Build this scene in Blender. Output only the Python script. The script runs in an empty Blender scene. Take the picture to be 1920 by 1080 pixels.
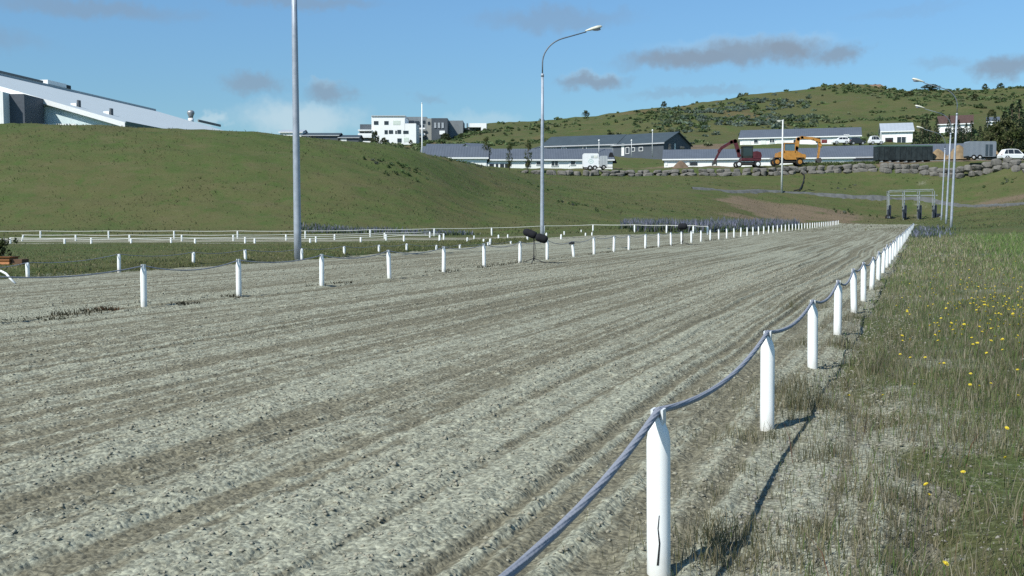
import bpy, math, random
import numpy as np

# ------------------------------------------------------------------ camera, sky, sun, exposure
F, H0, YH = 1900.0, 1.2, 415.0          # focal length in px of the 1920 frame, eye height, eye-level row
TH = math.atan((540 - YH) / F)
CT, ST = math.cos(TH), math.sin(TH)
scn = bpy.context.scene
col = scn.collection
cd = bpy.data.cameras.new("camera")
cam = bpy.data.objects.new("camera", cd)
col.objects.link(cam)
cam.location = (0, 0, H0)
cam.rotation_euler = (math.pi / 2 - TH, 0, 0)
cd.sensor_width = 36
cd.lens = 36 * F / 1920
cd.clip_start = 0.05
cd.clip_end = 6000
scn.camera = cam
scn.view_settings.view_transform = 'Standard'
scn.view_settings.look = 'None'
scn.view_settings.exposure = 0.22
scn.cycles.use_denoising = False
scn.view_settings.gamma = 1

SUNV = np.array([-0.64, -0.62, 0.96]); SUNV /= np.linalg.norm(SUNV)
EL = math.asin(SUNV[2])
sl = bpy.data.lights.new("sun", 'SUN')
sl.energy = 4.9
sl.angle = math.radians(0.5)
sl.color = (1.0, 0.965, 0.90)
so = bpy.data.objects.new("sun", sl)
col.objects.link(so)
from mathutils import Vector, Matrix, Quaternion
so.rotation_euler = Vector((-SUNV[0], -SUNV[1], -SUNV[2])).to_track_quat('-Z', 'Y').to_euler()
so.location = (-60, -40, 80)

W = bpy.data.worlds.new("World")
scn.world = W
W.use_nodes = True


class N:
    """tiny node-graph helper"""
    def __init__(self, tree):
        self.t = tree
    def n(self, typ, ins=None, **props):
        nd = self.t.nodes.new(typ)
        for k, v in props.items():
            setattr(nd, k, v)
        for k, v in (ins or {}).items():
            s = nd.inputs[k]
            if isinstance(v, bpy.types.NodeSocket):
                self.t.links.new(v, s)
            else:
                s.default_value = v
        return nd
    def math(self, op, a, b=0.0, clamp=False):
        return self.n('ShaderNodeMath', {0: a, 1: b}, operation=op, use_clamp=clamp).outputs[0]
    def vmath(self, op, a, b=(0, 0, 0)):
        nd = self.n('ShaderNodeVectorMath', {0: a, 1: b}, operation=op)
        return nd.outputs['Value'] if op in ('LENGTH', 'DOT_PRODUCT') else nd.outputs['Vector']
    def mix(self, fac, a, b, mode='MIX'):
        nd = self.t.nodes.new('ShaderNodeMix')
        nd.data_type = 'RGBA'; nd.blend_type = mode
        for k, v in ((0, fac), (6, a), (7, b)):
            if isinstance(v, bpy.types.NodeSocket):
                self.t.links.new(v, nd.inputs[k])
            else:
                if k and len(v) == 3: v = (*v, 1)
                nd.inputs[k].default_value = v
        return nd.outputs[2]
    def ramp(self, x, lo, hi, a=0.0, b=1.0):
        return self.n('ShaderNodeMapRange', {0: x, 1: lo, 2: hi, 3: a, 4: b}, interpolation_type='SMOOTHSTEP').outputs[0]
    def noise(self, vec, scale, detail=3, rough=0.55, dist=0.0):
        return self.n('ShaderNodeTexNoise', {'Vector': vec, 'Scale': scale, 'Detail': detail, 'Roughness': rough, 'Distortion': dist})


def ray(px, py):
    u, v = px - 960.0, 540.0 - py
    return u, F * CT + v * ST, -F * ST + v * CT
def at(px, py, Y):
    """world point on pixel (px,py) of the photograph at distance Y ahead"""
    u, dy, dz = ray(px, py)
    k = Y / dy
    return Vector((u * k, Y, H0 + dz * k))
def zpix(py, Y):
    return at(960, py, Y).z

# --- world: Nishita sky with a few small fair-weather clouds, laid out by azimuth and elevation
g = N(W.node_tree)
W.node_tree.nodes.clear()
sky = g.n('ShaderNodeTexSky', sky_type='NISHITA', sun_disc=False, sun_elevation=EL,
          sun_rotation=math.atan2(SUNV[0], SUNV[1]), altitude=100, air_density=1.0, dust_density=0.3, ozone_density=1.6)
tc = g.n('ShaderNodeTexCoord').outputs['Generated']
sx = g.n('ShaderNodeSeparateXYZ', {0: tc}).outputs
az = g.math('ARCTAN2', sx[0], sx[1])
el = g.math('ARCSINE', sx[2])
p0 = g.n('ShaderNodeCombineXYZ', {0: az, 1: el}).outputs[0]
wob = g.noise(p0, 26.0, 5, 0.6).outputs['Color']
wob2 = g.noise(p0, 90.0, 4, 0.6).outputs['Color']
d1 = g.vmath('MULTIPLY', g.vmath('SUBTRACT', wob, (0.5, 0.5, 0.5)), (0.06, 0.028, 0))
d2 = g.vmath('MULTIPLY', g.vmath('SUBTRACT', wob2, (0.5, 0.5, 0.5)), (0.024, 0.014, 0))
pw = g.vmath('ADD', p0, g.vmath('ADD', d1, d2))
def cloud_mask(lst):
    acc = None
    for (cx, cy, rx, ry, dens) in lst:
        u, dy, dz = ray(cx, cy)
        a0 = math.atan2(u, dy); e0 = math.atan2(dz, math.hypot(u, dy))
        q = g.vmath('MULTIPLY', g.vmath('SUBTRACT', pw, (a0, e0, 0)), (1904 / rx, 1904 / ry, 0))
        m = g.ramp(g.vmath('LENGTH', q), 1.15, 0.25, 0.0, dens)
        acc = m if acc is None else g.math('MAXIMUM', acc, m)
    return acc
grey = cloud_mask([(160, 12, 210, 22, .50), (560, 4, 170, 18, .50), (1040, 36, 170, 26, .42), (1310, 110, 175, 24, .90), (1390, 100, 110, 30, .85),
                   (1470, 96, 90, 32, .95), (1570, 104, 60, 26, .80), (1110, 150, 75, 18, .80), (1300, 172, 150, 11, .32),
                   (470, 154, 66, 24, .62), (620, 168, 62, 26, .70), (805, 178, 40, 12, .28), (1890, 126, 70, 24, .82),
                   (1775, 118, 50, 15, .28), (1700, 20, 120, 12, .12), (-200, 60, 240, 30, .5), (2200, 80, 200, 26, .5)])
white = cloud_mask([(560, 222, 130, 42, .72), (1400, 84, 190, 22, .22), (1500, 72, 80, 16, .2), (1110, 138, 60, 10, .2), (610, 150, 50, 12, .2), (905, 228, 90, 24, .36), (395, 222, 40, 16, .60), (-150, 200, 200, 40, .4), (2150, 190, 160, 26, .3)])
skyc = g.n('ShaderNodeHueSaturation', {'Hue': 0.495, 'Saturation': 0.98, 'Value': 1.0, 'Color': sky.outputs[0]}).outputs[0]
SKY_GAIN = (0.70, .965, 1.165)
gain = g.mix(g.ramp(el, .06, .24), (.55, .775, .90), SKY_GAIN)
skyc = g.vmath('MULTIPLY', skyc, gain)
c1 = g.mix(white, skyc, (4.9, 6.2, 6.9))
c2 = g.mix(grey, c1, (2.18, 2.85, 3.68))
bg = g.n('ShaderNodeBackground', {'Color': c2, 'Strength': 0.10})
wo = g.n('ShaderNodeOutputWorld', {'Surface': bg.outputs[0]})

# ------------------------------------------------------------------ numeric helpers
rng = np.random.default_rng(7)
random.seed(7)
def hash2(ix, iy, seed):
    h = (ix.astype(np.int64) * 374761393 + iy.astype(np.int64) * 668265263 + seed * 1442695041) & 0xffffffff
    h = ((h ^ (h >> 13)) * 1274126177) & 0xffffffff
    h = h ^ (h >> 16)
    return (h & 0xffffff) / float(0xffffff)
def vnoise(x, y, seed=0):
    x = np.asarray(x, float); y = np.asarray(y, float)
    xi = np.floor(x); yi = np.floor(y)
    fx = x - xi; fy = y - yi
    fx = fx * fx * (3 - 2 * fx); fy = fy * fy * (3 - 2 * fy)
    a = hash2(xi, yi, seed); b = hash2(xi + 1, yi, seed)
    c = hash2(xi, yi + 1, seed); d = hash2(xi + 1, yi + 1, seed)
    return (a * (1 - fx) + b * fx) * (1 - fy) + (c * (1 - fx) + d * fx) * fy
def fbm(x, y, seed=0, o=4):
    s = 0; a = 0.5
    for i in range(o):
        s = s + a * vnoise(x, y, seed + i * 17)
        x = x * 2.03 + 5.1; y = y * 2.03 + 1.7; a *= 0.5
    return s / (1 - 0.5 ** o)
def sstep(a, b, x):
    t = np.clip((x - a) / (b - a), 0, 1)
    return t * t * (3 - 2 * t)

# ------------------------------------------------------------------ ground shape
# track frame: t along the track, w to the left of the row of posts on its right edge
DX, DY = 0.4047, 1.0
DL = math.hypot(DX, DY); DX /= DL; DY /= DL
P0X = -0.863
def tw_to_xy(t, w):
    return P0X + t * DX - w * DY, t * DY + w * DX
def xy_to_tw(X, Y):
    rx = X - P0X
    return rx * DX + Y * DY, -rx * DY + Y * DX
WL = 9.37                                # the left row of posts
def z0(Y):
    return 0.0066 * 8 * np.log1p(np.exp((np.asarray(Y, float) - 20) / 8))

def ycol(*pts): return pts
CREST = {-900: 240, -400: 236, 0: 180, 240: 200, 480: 255, 640: 262, 760: 262, 850: 246, 910: 240, 1020: 231, 1150: 216, 1300: 199,
         1450: 174, 1600: 163, 1720: 165, 1920: 166, 2300: 172, 3000: 190}
def berm(c0, Yc, foot=77):
    n = [(foot, .0), (foot + (Yc - foot) * .12, .045), (foot + (Yc - foot) * .35, .30), (foot + (Yc - foot) * .62, .66), (foot + (Yc - foot) * .85, .92), (Yc, 1.0)]
    zf = 0.15; zc = zpix(c0, Yc)
    return [('z', Y, zf + (zc - zf) * k) for Y, k in n] + [('z', Yc + 5, zc + 0.1)]
rows = [('y', 60, 461), ('y', 63, 458), ('y', 68, 452), ('y', 74, 447.5)]
rows2 = [('y', 60, 455), ('y', 68, 449), ('y', 75, 443)]
COLS = {
 -900: rows + berm(232, 104) + [('z', 130, 11.6), ('z', 330, 14), ('z', 420, 14)],
 -400: rows + berm(230, 104) + [('z', 130, 11.4), ('z', 330, 14), ('z', 420, 14)],
 0: rows + berm(233, 104) + [('z', 130, 11.2), ('z', 330, 20), ('z', 420, 20)],
 240: rows + berm(237, 104) + [('z', 130, 10.9), ('z', 330, 20), ('z', 420, 20)],
 480: rows + berm(246, 105) + [('z', 130, 10.6), ('y', 330, 268), ('y', 420, 275)],
 640: rows + berm(261, 108) + [('z', 130, 10.4), ('y', 330, 272), ('y', 420, 270)],
 760: rows2 + berm(277, 112, 79) + [('z', 140, 9.9), ('y', 230, 295), ('y', 330, 275), ('y', 420, 265)],
 850: rows2 + berm(297, 122, 81) + [('z', 150, 9.9), ('y', 215, 300), ('y', 330, 262), ('y', 420, 246)],
 910: rows2 + berm(310, 136, 83) + [('y', 176, 317), ('y', 215, 300), ('y', 250, 280), ('y', 420, 240)],
 1020: [('y', 62, 447), ('y', 78, 437), ('y', 88, 430), ('y', 105, 394), ('y', 125, 360), ('y', 150, 338), ('y', 173, 328), ('y', 175, 319), ('y', 200, 317), ('y', 222, 290), ('y', 250, 272), ('y', 420, 231)],
 1150: [('y', 78, 435), ('y', 92, 429), ('y', 110, 404), ('y', 130, 378), ('y', 150, 354), ('y', 170, 332), ('y', 174, 330), ('y', 175.5, 319), ('y', 200, 316), ('y', 222, 290), ('y', 250, 270), ('y', 420, 216)],
 1300: [('y', 90, 430), ('y', 112, 421), ('y', 125, 400), ('y', 135, 379), ('y', 148, 356), ('y', 152, 352), ('y', 165, 338), ('y', 174, 330), ('y', 175.5, 317), ('y', 200, 311), ('y', 222, 288), ('y', 250, 268), ('y', 420, 199)],
 1450: [('y', 131, 420), ('y', 137, 413), ('y', 145, 392), ('y', 152, 375), ('y', 157, 360), ('y', 161, 357), ('y', 168, 340), ('y', 174, 327), ('y', 175.5, 312), ('y', 200, 309), ('y', 222, 276), ('y', 250, 262), ('y', 420, 174)],
 1600: [('y', 138, 418), ('y', 146, 405), ('y', 152, 389), ('y', 157, 370), ('y', 161, 366), ('y', 168, 344), ('y', 173, 322), ('y', 174.5, 309), ('y', 200, 307), ('y', 222, 274), ('y', 250, 258), ('y', 420, 163)],
 1720: [('y', 138, 420), ('y', 149, 415), ('y', 155, 394), ('y', 158, 377), ('y', 162, 373), ('y', 167, 350), ('y', 171, 323), ('y', 172.5, 305), ('y', 200, 303), ('y', 222, 268), ('y', 250, 252), ('y', 420, 165)],
 1920: [('y', 70, 430), ('y', 95, 412), ('y', 120, 399), ('y', 138, 386), ('y', 143, 381), ('y', 152, 358), ('y', 160, 323), ('y', 161.5, 302), ('y', 200, 299), ('y', 222, 262), ('y', 250, 250), ('y', 420, 166)],
 2300: [('y', 60, 430), ('y', 85, 405), ('y', 110, 394), ('y', 128, 382), ('y', 134, 376), ('y', 146, 350), ('y', 155, 318), ('y', 156.5, 300), ('y', 200, 297), ('y', 222, 262), ('y', 250, 250), ('y', 420, 172)],
 3000: [('y', 60, 420), ('y', 90, 400), ('y', 130, 370), ('y', 150, 325), ('y', 200, 300), ('y', 250, 258), ('y', 420, 190)],
}
PXS = np.arange(-900, 3001, 20.0)
YS = np.exp(np.linspace(math.log(30), math.log(1500), 900))
keys = sorted(COLS)
tab = np.zeros((len(keys), len(YS)))
for i, k in enumerate(keys):
    gfac = float(sstep(300, 1150, k))
    yy, zz = [], []
    for Yv in (30, 38, 46, 54, 62, 70, 80, 90, 100, 110, 120, 130, 138):
        if Yv < COLS[k][0][1] - 5:
            yy.append(Yv); zz.append(float(z0(Yv)) * gfac)
    for (m, Yv, v) in COLS[k]:
        yy.append(Yv); zz.append(v if m == 'z' else zpix(v, Yv))
    zc = zz[-1]
    yy += [470, 560, 1500]; zz += [zc - 1.0, zc - 9, zc - 60]
    tab[i] = np.interp(YS, yy, zz)
# interpolate between the profiles (smooth) and soften the kinks a little
TAB = np.zeros((len(PXS), len(YS)))
for j in range(len(YS)):
    TAB[:, j] = np.interp(PXS, keys, tab[:, j])
ker = np.array([1, 4, 6, 4, 1]) / 16.
for _ in range(2):
    pad = np.pad(TAB, ((2, 2), (0, 0)), mode='edge')
    TAB = sum(ker[i] * pad[i:i + len(PXS)] for i in range(5))
crk = np.array([CREST[k] for k in keys])
def tz(X, Y):
    """height of the ground without the fine relief"""
    X = np.asarray(X, float); Y = np.asarray(Y, float)
    Yc = np.clip(Y, 30.0, 1499)
    px = np.clip(960 + 1904.1 * X / np.maximum(Y, 18.0), -900, 2999)
    fi = (px + 900) / 20.0
    i0 = np.clip(np.floor(fi).astype(int), 0, len(PXS) - 2); fx = fi - i0
    gj = (np.log(Yc) - math.log(30)) / (math.log(1500) - math.log(30)) * (len(YS) - 1)
    j0 = np.clip(np.floor(gj).astype(int), 0, len(YS) - 2); fy = gj - j0
    z = (TAB[i0, j0] * (1 - fx) + TAB[i0 + 1, j0] * fx) * (1 - fy) + (TAB[i0, j0 + 1] * (1 - fx) + TAB[i0 + 1, j0 + 1] * fx) * fy
    k = sstep(22, 34, Y)
    gf = sstep(300, 1150, px)
    return z * k + z0(Y) * gf * (1 - k)
def tz1(X, Y):
    return float(tz(np.array([X]), np.array([Y]))[0])
def left_edge(t):
    """left rim of the sand, seen from the track frame"""
    return np.interp(t, [-30, 46, 50, 52, 60, 68, 76, 84, 92, 200], [17.1, 17.1, 17.6, 22, 21.5, 17, 13, 10.6, 9.8, 9.6])
END_T = 143.0
def right_edge(t):
    return np.interp(t, [0, 4.5, 8.5, 14, 200], [-1.1, -.85, -.20, -.10, -.10])

# ------------------------------------------------------------------ materials
def new_mat(name):
    m = bpy.data.materials.new(name)
    m.use_nodes = True
    m.node_tree.nodes.clear()
    q = N(m.node_tree)
    return m, q
def finish(q, colr, rough=0.8, bump=None, bstr=0.3, bdist=0.02, metal=0.0, spec=0.3, extra=None):
    ins = {'Base Color': colr, 'Roughness': rough, 'Metallic': metal, 'Specular IOR Level': spec}
    if extra: ins.update(extra)
    if bump is not None:
        b = q.n('ShaderNodeBump', {'Height': bump, 'Strength': bstr, 'Distance': bdist})
        ins['Normal'] = b.outputs[0]
    pb = q.n('ShaderNodeBsdfPrincipled', ins)
    q.n('ShaderNodeOutputMaterial', {'Surface': pb.outputs[0]})
def c4(c): return (c[0], c[1], c[2], 1.0)
MC = {}
def M(name, c=(.5, .5, .5), rough=.6, var=.12, scale=3.0, bump=0.0, metal=0.0, spec=.3):
    """painted / plain surface with uneven wear"""
    if name in MC: return MC[name]
    m, q = new_mat(name)
    oc = q.n('ShaderNodeTexCoord').outputs['Object']
    n1 = q.noise(oc, scale, 5, .6)
    f = q.ramp(n1.outputs['Fac'], .3, .72)
    dark = tuple(x * (1 - var) for x in c); lite = tuple(min(.9, x * (1 + var * .6)) for x in c)
    cc = q.mix(f, c4(dark), c4(lite))
    r = q.ramp(n1.outputs['Fac'], .3, .7, max(.05, rough - .08), min(1, rough + .08))
    finish(q, cc, r, n1.outputs['Fac'] if bump else None, bump, .02, metal, spec)
    MC[name] = m
    return m
def ribbed(name, c, freq, axis=0, rough=.5, var=.15, depth=.35, metal=0.0):
    """sheet metal or cladding with ribs along one axis of the object"""
    if name in MC: return MC[name]
    m, q = new_mat(name)
    oc = q.n('ShaderNodeTexCoord').outputs['Object']
    s = q.n('ShaderNodeSeparateXYZ', {0: oc}).outputs
    wv = q.math('SINE', q.math('MULTIPLY', s[axis], freq * 2 * math.pi))
    n1 = q.noise(oc, .6, 5, .6); n2 = q.noise(oc, 6.0, 3)
    f = q.ramp(q.math('ADD', q.math('MULTIPLY', n1.outputs['Fac'], .7), q.math('MULTIPLY', n2.outputs['Fac'], .3)), .3, .7)
    cc = q.mix(f, c4(tuple(x * (1 - var) for x in c)), c4(tuple(x * (1 + var * .5) for x in c)))
    finish(q, cc, rough, wv, depth, .05, metal)
    MC[name] = m
    return m

# sand of the track: pale crumbs over darker damp strips that run along it
def sand_nodes(q, vec, stripes=True):
    n_f = q.noise(vec, 34.0, 4, .7)
    n_m = q.noise(vec, 7.0, 5, .65)
    n_b = q.noise(vec, .55, 4, .6)
    if stripes:
        st = q.vmath('MULTIPLY', vec, (.045, .85, 1.0)); s1 = q.noise(st, 1.0, 4, .62, .3)
        st2 = q.vmath('MULTIPLY', vec, (.09, 7.5, 1.0)); s2 = q.noise(st2, 1.0, 3, .6, .5)
        st3 = q.vmath('MULTIPLY', vec, (.16, 20.0, 1.0)); s3 = q.noise(st3, 1.0, 3, .6, .4)
        k = q.math('ADD', q.math('MULTIPLY', s1.outputs['Fac'], .30), q.math('ADD', q.math('MULTIPLY', s2.outputs['Fac'], .40), q.math('MULTIPLY', s3.outputs['Fac'], .34)))
        k = q.math('ADD', k, q.math('MULTIPLY', n_m.outputs['Fac'], .12))
        rg = q.n('ShaderNodeSeparateColor', {0: q.n('ShaderNodeAttribute', attribute_name='ridge').outputs['Color']}).outputs[0]
        k = q.math('ADD', k, q.math('MULTIPLY', q.math('SUBTRACT', rg, .5), .30))
        damp = q.ramp(k, .55, .69)
    else:
        damp = q.ramp(q.math('ADD', q.math('MULTIPLY', n_b.outputs['Fac'], .6), q.math('MULTIPLY', n_m.outputs['Fac'], .4)), .38, .62)
    wet = q.mix(n_m.outputs['Fac'], (.142, .134, .093, 1), (.196, .188, .134, 1))
    dry = q.mix(n_m.outputs['Fac'], (.246, .252, .190, 1), (.318, .328, .252, 1))
    c = q.mix(damp, wet, dry)
    sp = q.ramp(n_f.outputs['Fac'], .34, .66, .55, 1.30)
    c = q.mix(1.0, c, q.n('ShaderNodeCombineXYZ', {0: sp, 1: sp, 2: sp}).outputs[0], 'MULTIPLY')
    vo = q.n('ShaderNodeTexVoronoi', {'Vector': vec, 'Scale': 42.0, 'Randomness': 1.0})
    vs_ = q.n('ShaderNodeSeparateColor', {0: vo.outputs['Color']}).outputs
    cr = q.ramp(vs_[0], 0, 1, .89, 1.10)
    c = q.mix(1.0, c, q.n('ShaderNodeCombineXYZ', {0: cr, 1: cr, 2: cr}).outputs[0], 'MULTIPLY')
    hgt = q.math('ADD', q.math('MULTIPLY', q.math('SUBTRACT', 1.0, vo.outputs['Distance']), q.math('ADD', .25, q.math('MULTIPLY', vs_[1], .6))), q.math('MULTIPLY', n_f.outputs['Fac'], .35))
    return c, hgt
SAND, q = new_mat('track_sand')
cc, hh = sand_nodes(q, q.n('ShaderNodeTexCoord').outputs['Object'])
finish(q, cc, .95, hh, .55, .03, 0, .1)
CLOD, q = new_mat('sand_clods')
oc = q.n('ShaderNodeNewGeometry').outputs['Position']
n1 = q.noise(oc, 9.0, 3)
n2 = q.noise(oc, 60.0, 3)
finish(q, q.mix(n1.outputs['Fac'], (.19, .175, .125, 1), (.35, .345, .275, 1)), .95, n2.outputs['Fac'], .5, .01, 0, .1)

# turf: olive grass with dry and lush patches, plus bare earth and sandy verge where the mesh says so
def turf_material(name, hill=False):
    m, q = new_mat(name)
    pos = q.n('ShaderNodeNewGeometry').outputs['Position']
    at_ = q.n('ShaderNodeAttribute', attribute_name='mask').outputs['Color']
    ms = q.n('ShaderNodeSeparateColor', {0: at_}).outputs
    n_l = q.noise(pos, .022 if hill else .06, 5, .62)
    n_m = q.noise(pos, .16 if hill else .5, 5, .68)
    n_s = q.noise(pos, 1.4 if hill else 4.0, 5, .72)
    n_h = q.noise(q.vmath('MULTIPLY', pos, (1, 1, .35)), 9.0 if hill else 28.0, 3, .7)
    k = q.math('ADD', q.math('MULTIPLY', n_l.outputs['Fac'], .45), q.math('ADD', q.math('MULTIPLY', n_m.outputs['Fac'], .32), q.math('MULTIPLY', n_s.outputs['Fac'], .23)))
    g1 = q.mix(q.ramp(k, .43, .57), (.092, .096, .041, 1), (.069, .097, .032, 1))
    g2 = q.mix(q.ramp(n_m.outputs['Fac'], .52, .72), g1, (.062, .098, .028, 1))
    g3 = q.mix(q.ramp(n_s.outputs['Fac'], .50, .78), g2, (.108, .100, .050, 1))
    n_w = q.noise(q.vmath('MULTIPLY', pos, (.35, .8, 1.6)), .55, 5, .7)
    g3 = q.mix(q.ramp(n_w.outputs['Fac'], .50, .70, 0, .42), g3, (.125, .108, .062, 1))
    g3 = q.mix(q.ramp(n_w.outputs['Fac'], .46, .30, 0, .55), g3, (.060, .088, .030, 1))
    if hill:
        br = q.ramp(n_l.outputs['Fac'], .52, .66)
        g3 = q.mix(q.math('MULTIPLY', br, .6), g3, (.15, .105, .058, 1))
    sp = q.ramp(n_h.outputs['Fac'], .3, .75, .68, 1.3)
    g3 = q.mix(1.0, g3, q.n('ShaderNodeCombineXYZ', {0: sp, 1: sp, 2: sp}).outputs[0], 'MULTIPLY')
    dirt = q.mix(n_s.outputs['Fac'], (.11, .088, .056, 1), (.175, .138, .095, 1))
    dk = q.math('ADD', ms[1], q.math('MULTIPLY', q.math('SUBTRACT', n_s.outputs['Fac'], .5), .9))
    g4 = q.mix(q.ramp(dk, .35, .75), g3, dirt)
    sc, sh = sand_nodes(q, pos, False)
    sk = q.math('ADD', ms[0], q.math('ADD', q.math('MULTIPLY', q.math('SUBTRACT', n_s.outputs['Fac'], .5), 1.6), q.math('MULTIPLY', q.math('SUBTRACT', n_h.outputs['Fac'], .5), 1.4)))
    g5 = q.mix(q.ramp(sk, .20, .80), g4, sc)
    hb = q.math('ADD', q.math('MULTIPLY', n_s.outputs['Fac'], 1.0), q.math('MULTIPLY', n_h.outputs['Fac'], .5))
    finish(q, g5, .95, hb, .55, .35 if hill else .12, 0, .1)
    return m
TURF = turf_material('turf')
HILLM = turf_material('hill_turf', True)

def leafmat(name, transl=.25, rough=.75):
    m, q = new_mat(name)
    at_ = q.n('ShaderNodeAttribute', attribute_name='col').outputs['Color']
    pos = q.n('ShaderNodeNewGeometry').outputs['Position']
    n1 = q.noise(pos, 5.0, 2)
    v = q.ramp(n1.outputs['Fac'], .3, .7, .85, 1.15)
    c = q.mix(1.0, at_, q.n('ShaderNodeCombineXYZ', {0: v, 1: v, 2: v}).outputs[0], 'MULTIPLY')
    pb = q.n('ShaderNodeBsdfPrincipled', {'Base Color': c, 'Roughness': rough, 'Specular IOR Level': .15})
    tr = q.n('ShaderNodeBsdfTranslucent', {'Color': c})
    mx = q.n('ShaderNodeMixShader', {0: transl, 1: pb.outputs[0], 2: tr.outputs[0]})
    q.n('ShaderNodeOutputMaterial', {'Surface': mx.outputs[0]})
    return m
LEAF = leafmat('leaves', .42)
BLADE = leafmat('grass_blades', .5)
BANKB = leafmat('bank_blades', .5)

WHITE = M('white_paint', (.80, .82, .80), .45, .06, 6)
ROPE, q = new_mat('grey_rope')
oc = q.n('ShaderNodeTexCoord').outputs['Object']
n1 = q.noise(oc, 60, 3); n2 = q.noise(oc, 2.5, 3)
_s = q.n('ShaderNodeSeparateXYZ', {0: oc}).outputs
_w = q.math('SINE', q.math('MULTIPLY', q.math('ADD', q.math('ADD', _s[1], q.math('MULTIPLY', _s[2], 2.2)), q.math('MULTIPLY', _s[0], -2.2)), 190.0))
finish(q, q.mix(n2.outputs['Fac'], (.18, .20, .24, 1), (.29, .31, .35, 1)), .7, q.math('ADD', q.math('MULTIPLY', _w, .2), n1.outputs['Fac']), .5, .008)
POSTM, q = new_mat('post_plastic')
oc = q.n('ShaderNodeTexCoord').outputs['Object']
sz = q.n('ShaderNodeSeparateXYZ', {0: oc}).outputs[2]
n1 = q.noise(oc, 14, 5, .65); n2 = q.noise(q.vmath('MULTIPLY', oc, (1, 1, .12)), 40, 4, .6)
dirtf = q.math('MULTIPLY', q.ramp(q.math('ADD', sz, q.math('MULTIPLY', n1.outputs['Fac'], .12)), .20, .04), .55)
base = q.mix(q.ramp(n2.outputs['Fac'], .56, .80), (.86, .88, .86, 1), (.74, .75, .72, 1))
finish(q, q.mix(dirtf, base, (.42, .40, .33, 1)), .42, None)
STEEL = M('galvanised_steel', (.36, .40, .45), .5, .12, 4, metal=.25)
BLACK = M('black_fabric', (.012, .013, .016), .9, .3, 30)
DARK = M('black_metal', (.02, .02, .022), .5, .2)
GLASS = M('window_glass', (.028, .034, .042), .12, .2, .5, spec=.6)
RUBBER = M('tyre_rubber', (.02, .02, .02), .85, .2)

# ------------------------------------------------------------------ mesh helpers
def fast_mesh(name, verts, tris=None, quads=None, mat=None, cols=None, colname='col', smooth=False):
    me = bpy.data.meshes.new(name)
    nv = len(verts)
    me.vertices.add(nv)
    me.vertices.foreach_set('co', np.asarray(verts, np.float32).ravel())
    lt = 0 if tris is None else len(tris); lq = 0 if quads is None else len(quads)
    nl = lt * 3 + lq * 4
    me.loops.add(nl)
    idx = np.concatenate([np.asarray(a, np.int32).ravel() for a in (quads, tris) if a is not None])
    me.loops.foreach_set('vertex_index', idx)
    me.polygons.add(lt + lq)
    starts = np.concatenate([np.arange(lq) * 4, lq * 4 + np.arange(lt) * 3]).astype(np.int32)
    me.polygons.foreach_set('loop_start', starts)
    me.polygons.foreach_set('loop_total', np.concatenate([np.full(lq, 4), np.full(lt, 3)]).astype(np.int32))
    if smooth:
        me.polygons.foreach_set('use_smooth', np.ones(lt + lq, bool))
    me.update(calc_edges=True)
    if cols is not None:
        a = me.color_attributes.new(colname, 'FLOAT_COLOR', 'POINT')
        c = np.ones((nv, 4), np.float32); c[:, :3] = cols
        a.data.foreach_set('color', c.ravel())
    if mat: me.materials.append(mat)
    return me
def link(name, me, parent=None, **props):
    o = bpy.data.objects.new(name, me)
    col.objects.link(o)
    if parent: o.parent = parent
    for k, v in props.items(): o[k] = v
    return o
def thing(name, label, cat, loc=(0, 0, 0), rz=0.0, group=None, rot=None):
    o = bpy.data.objects.new(name, None)
    col.objects.link(o)
    o.empty_display_size = .2
    o.location = loc
    o.rotation_euler = rot if rot else (0, 0, rz)
    o['label'] = label; o['category'] = cat
    if group: o['group'] = group
    return o
def tag(o, label, cat, group=None):
    o['label'] = label; o['category'] = cat
    if group: o['group'] = group
    return o

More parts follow.
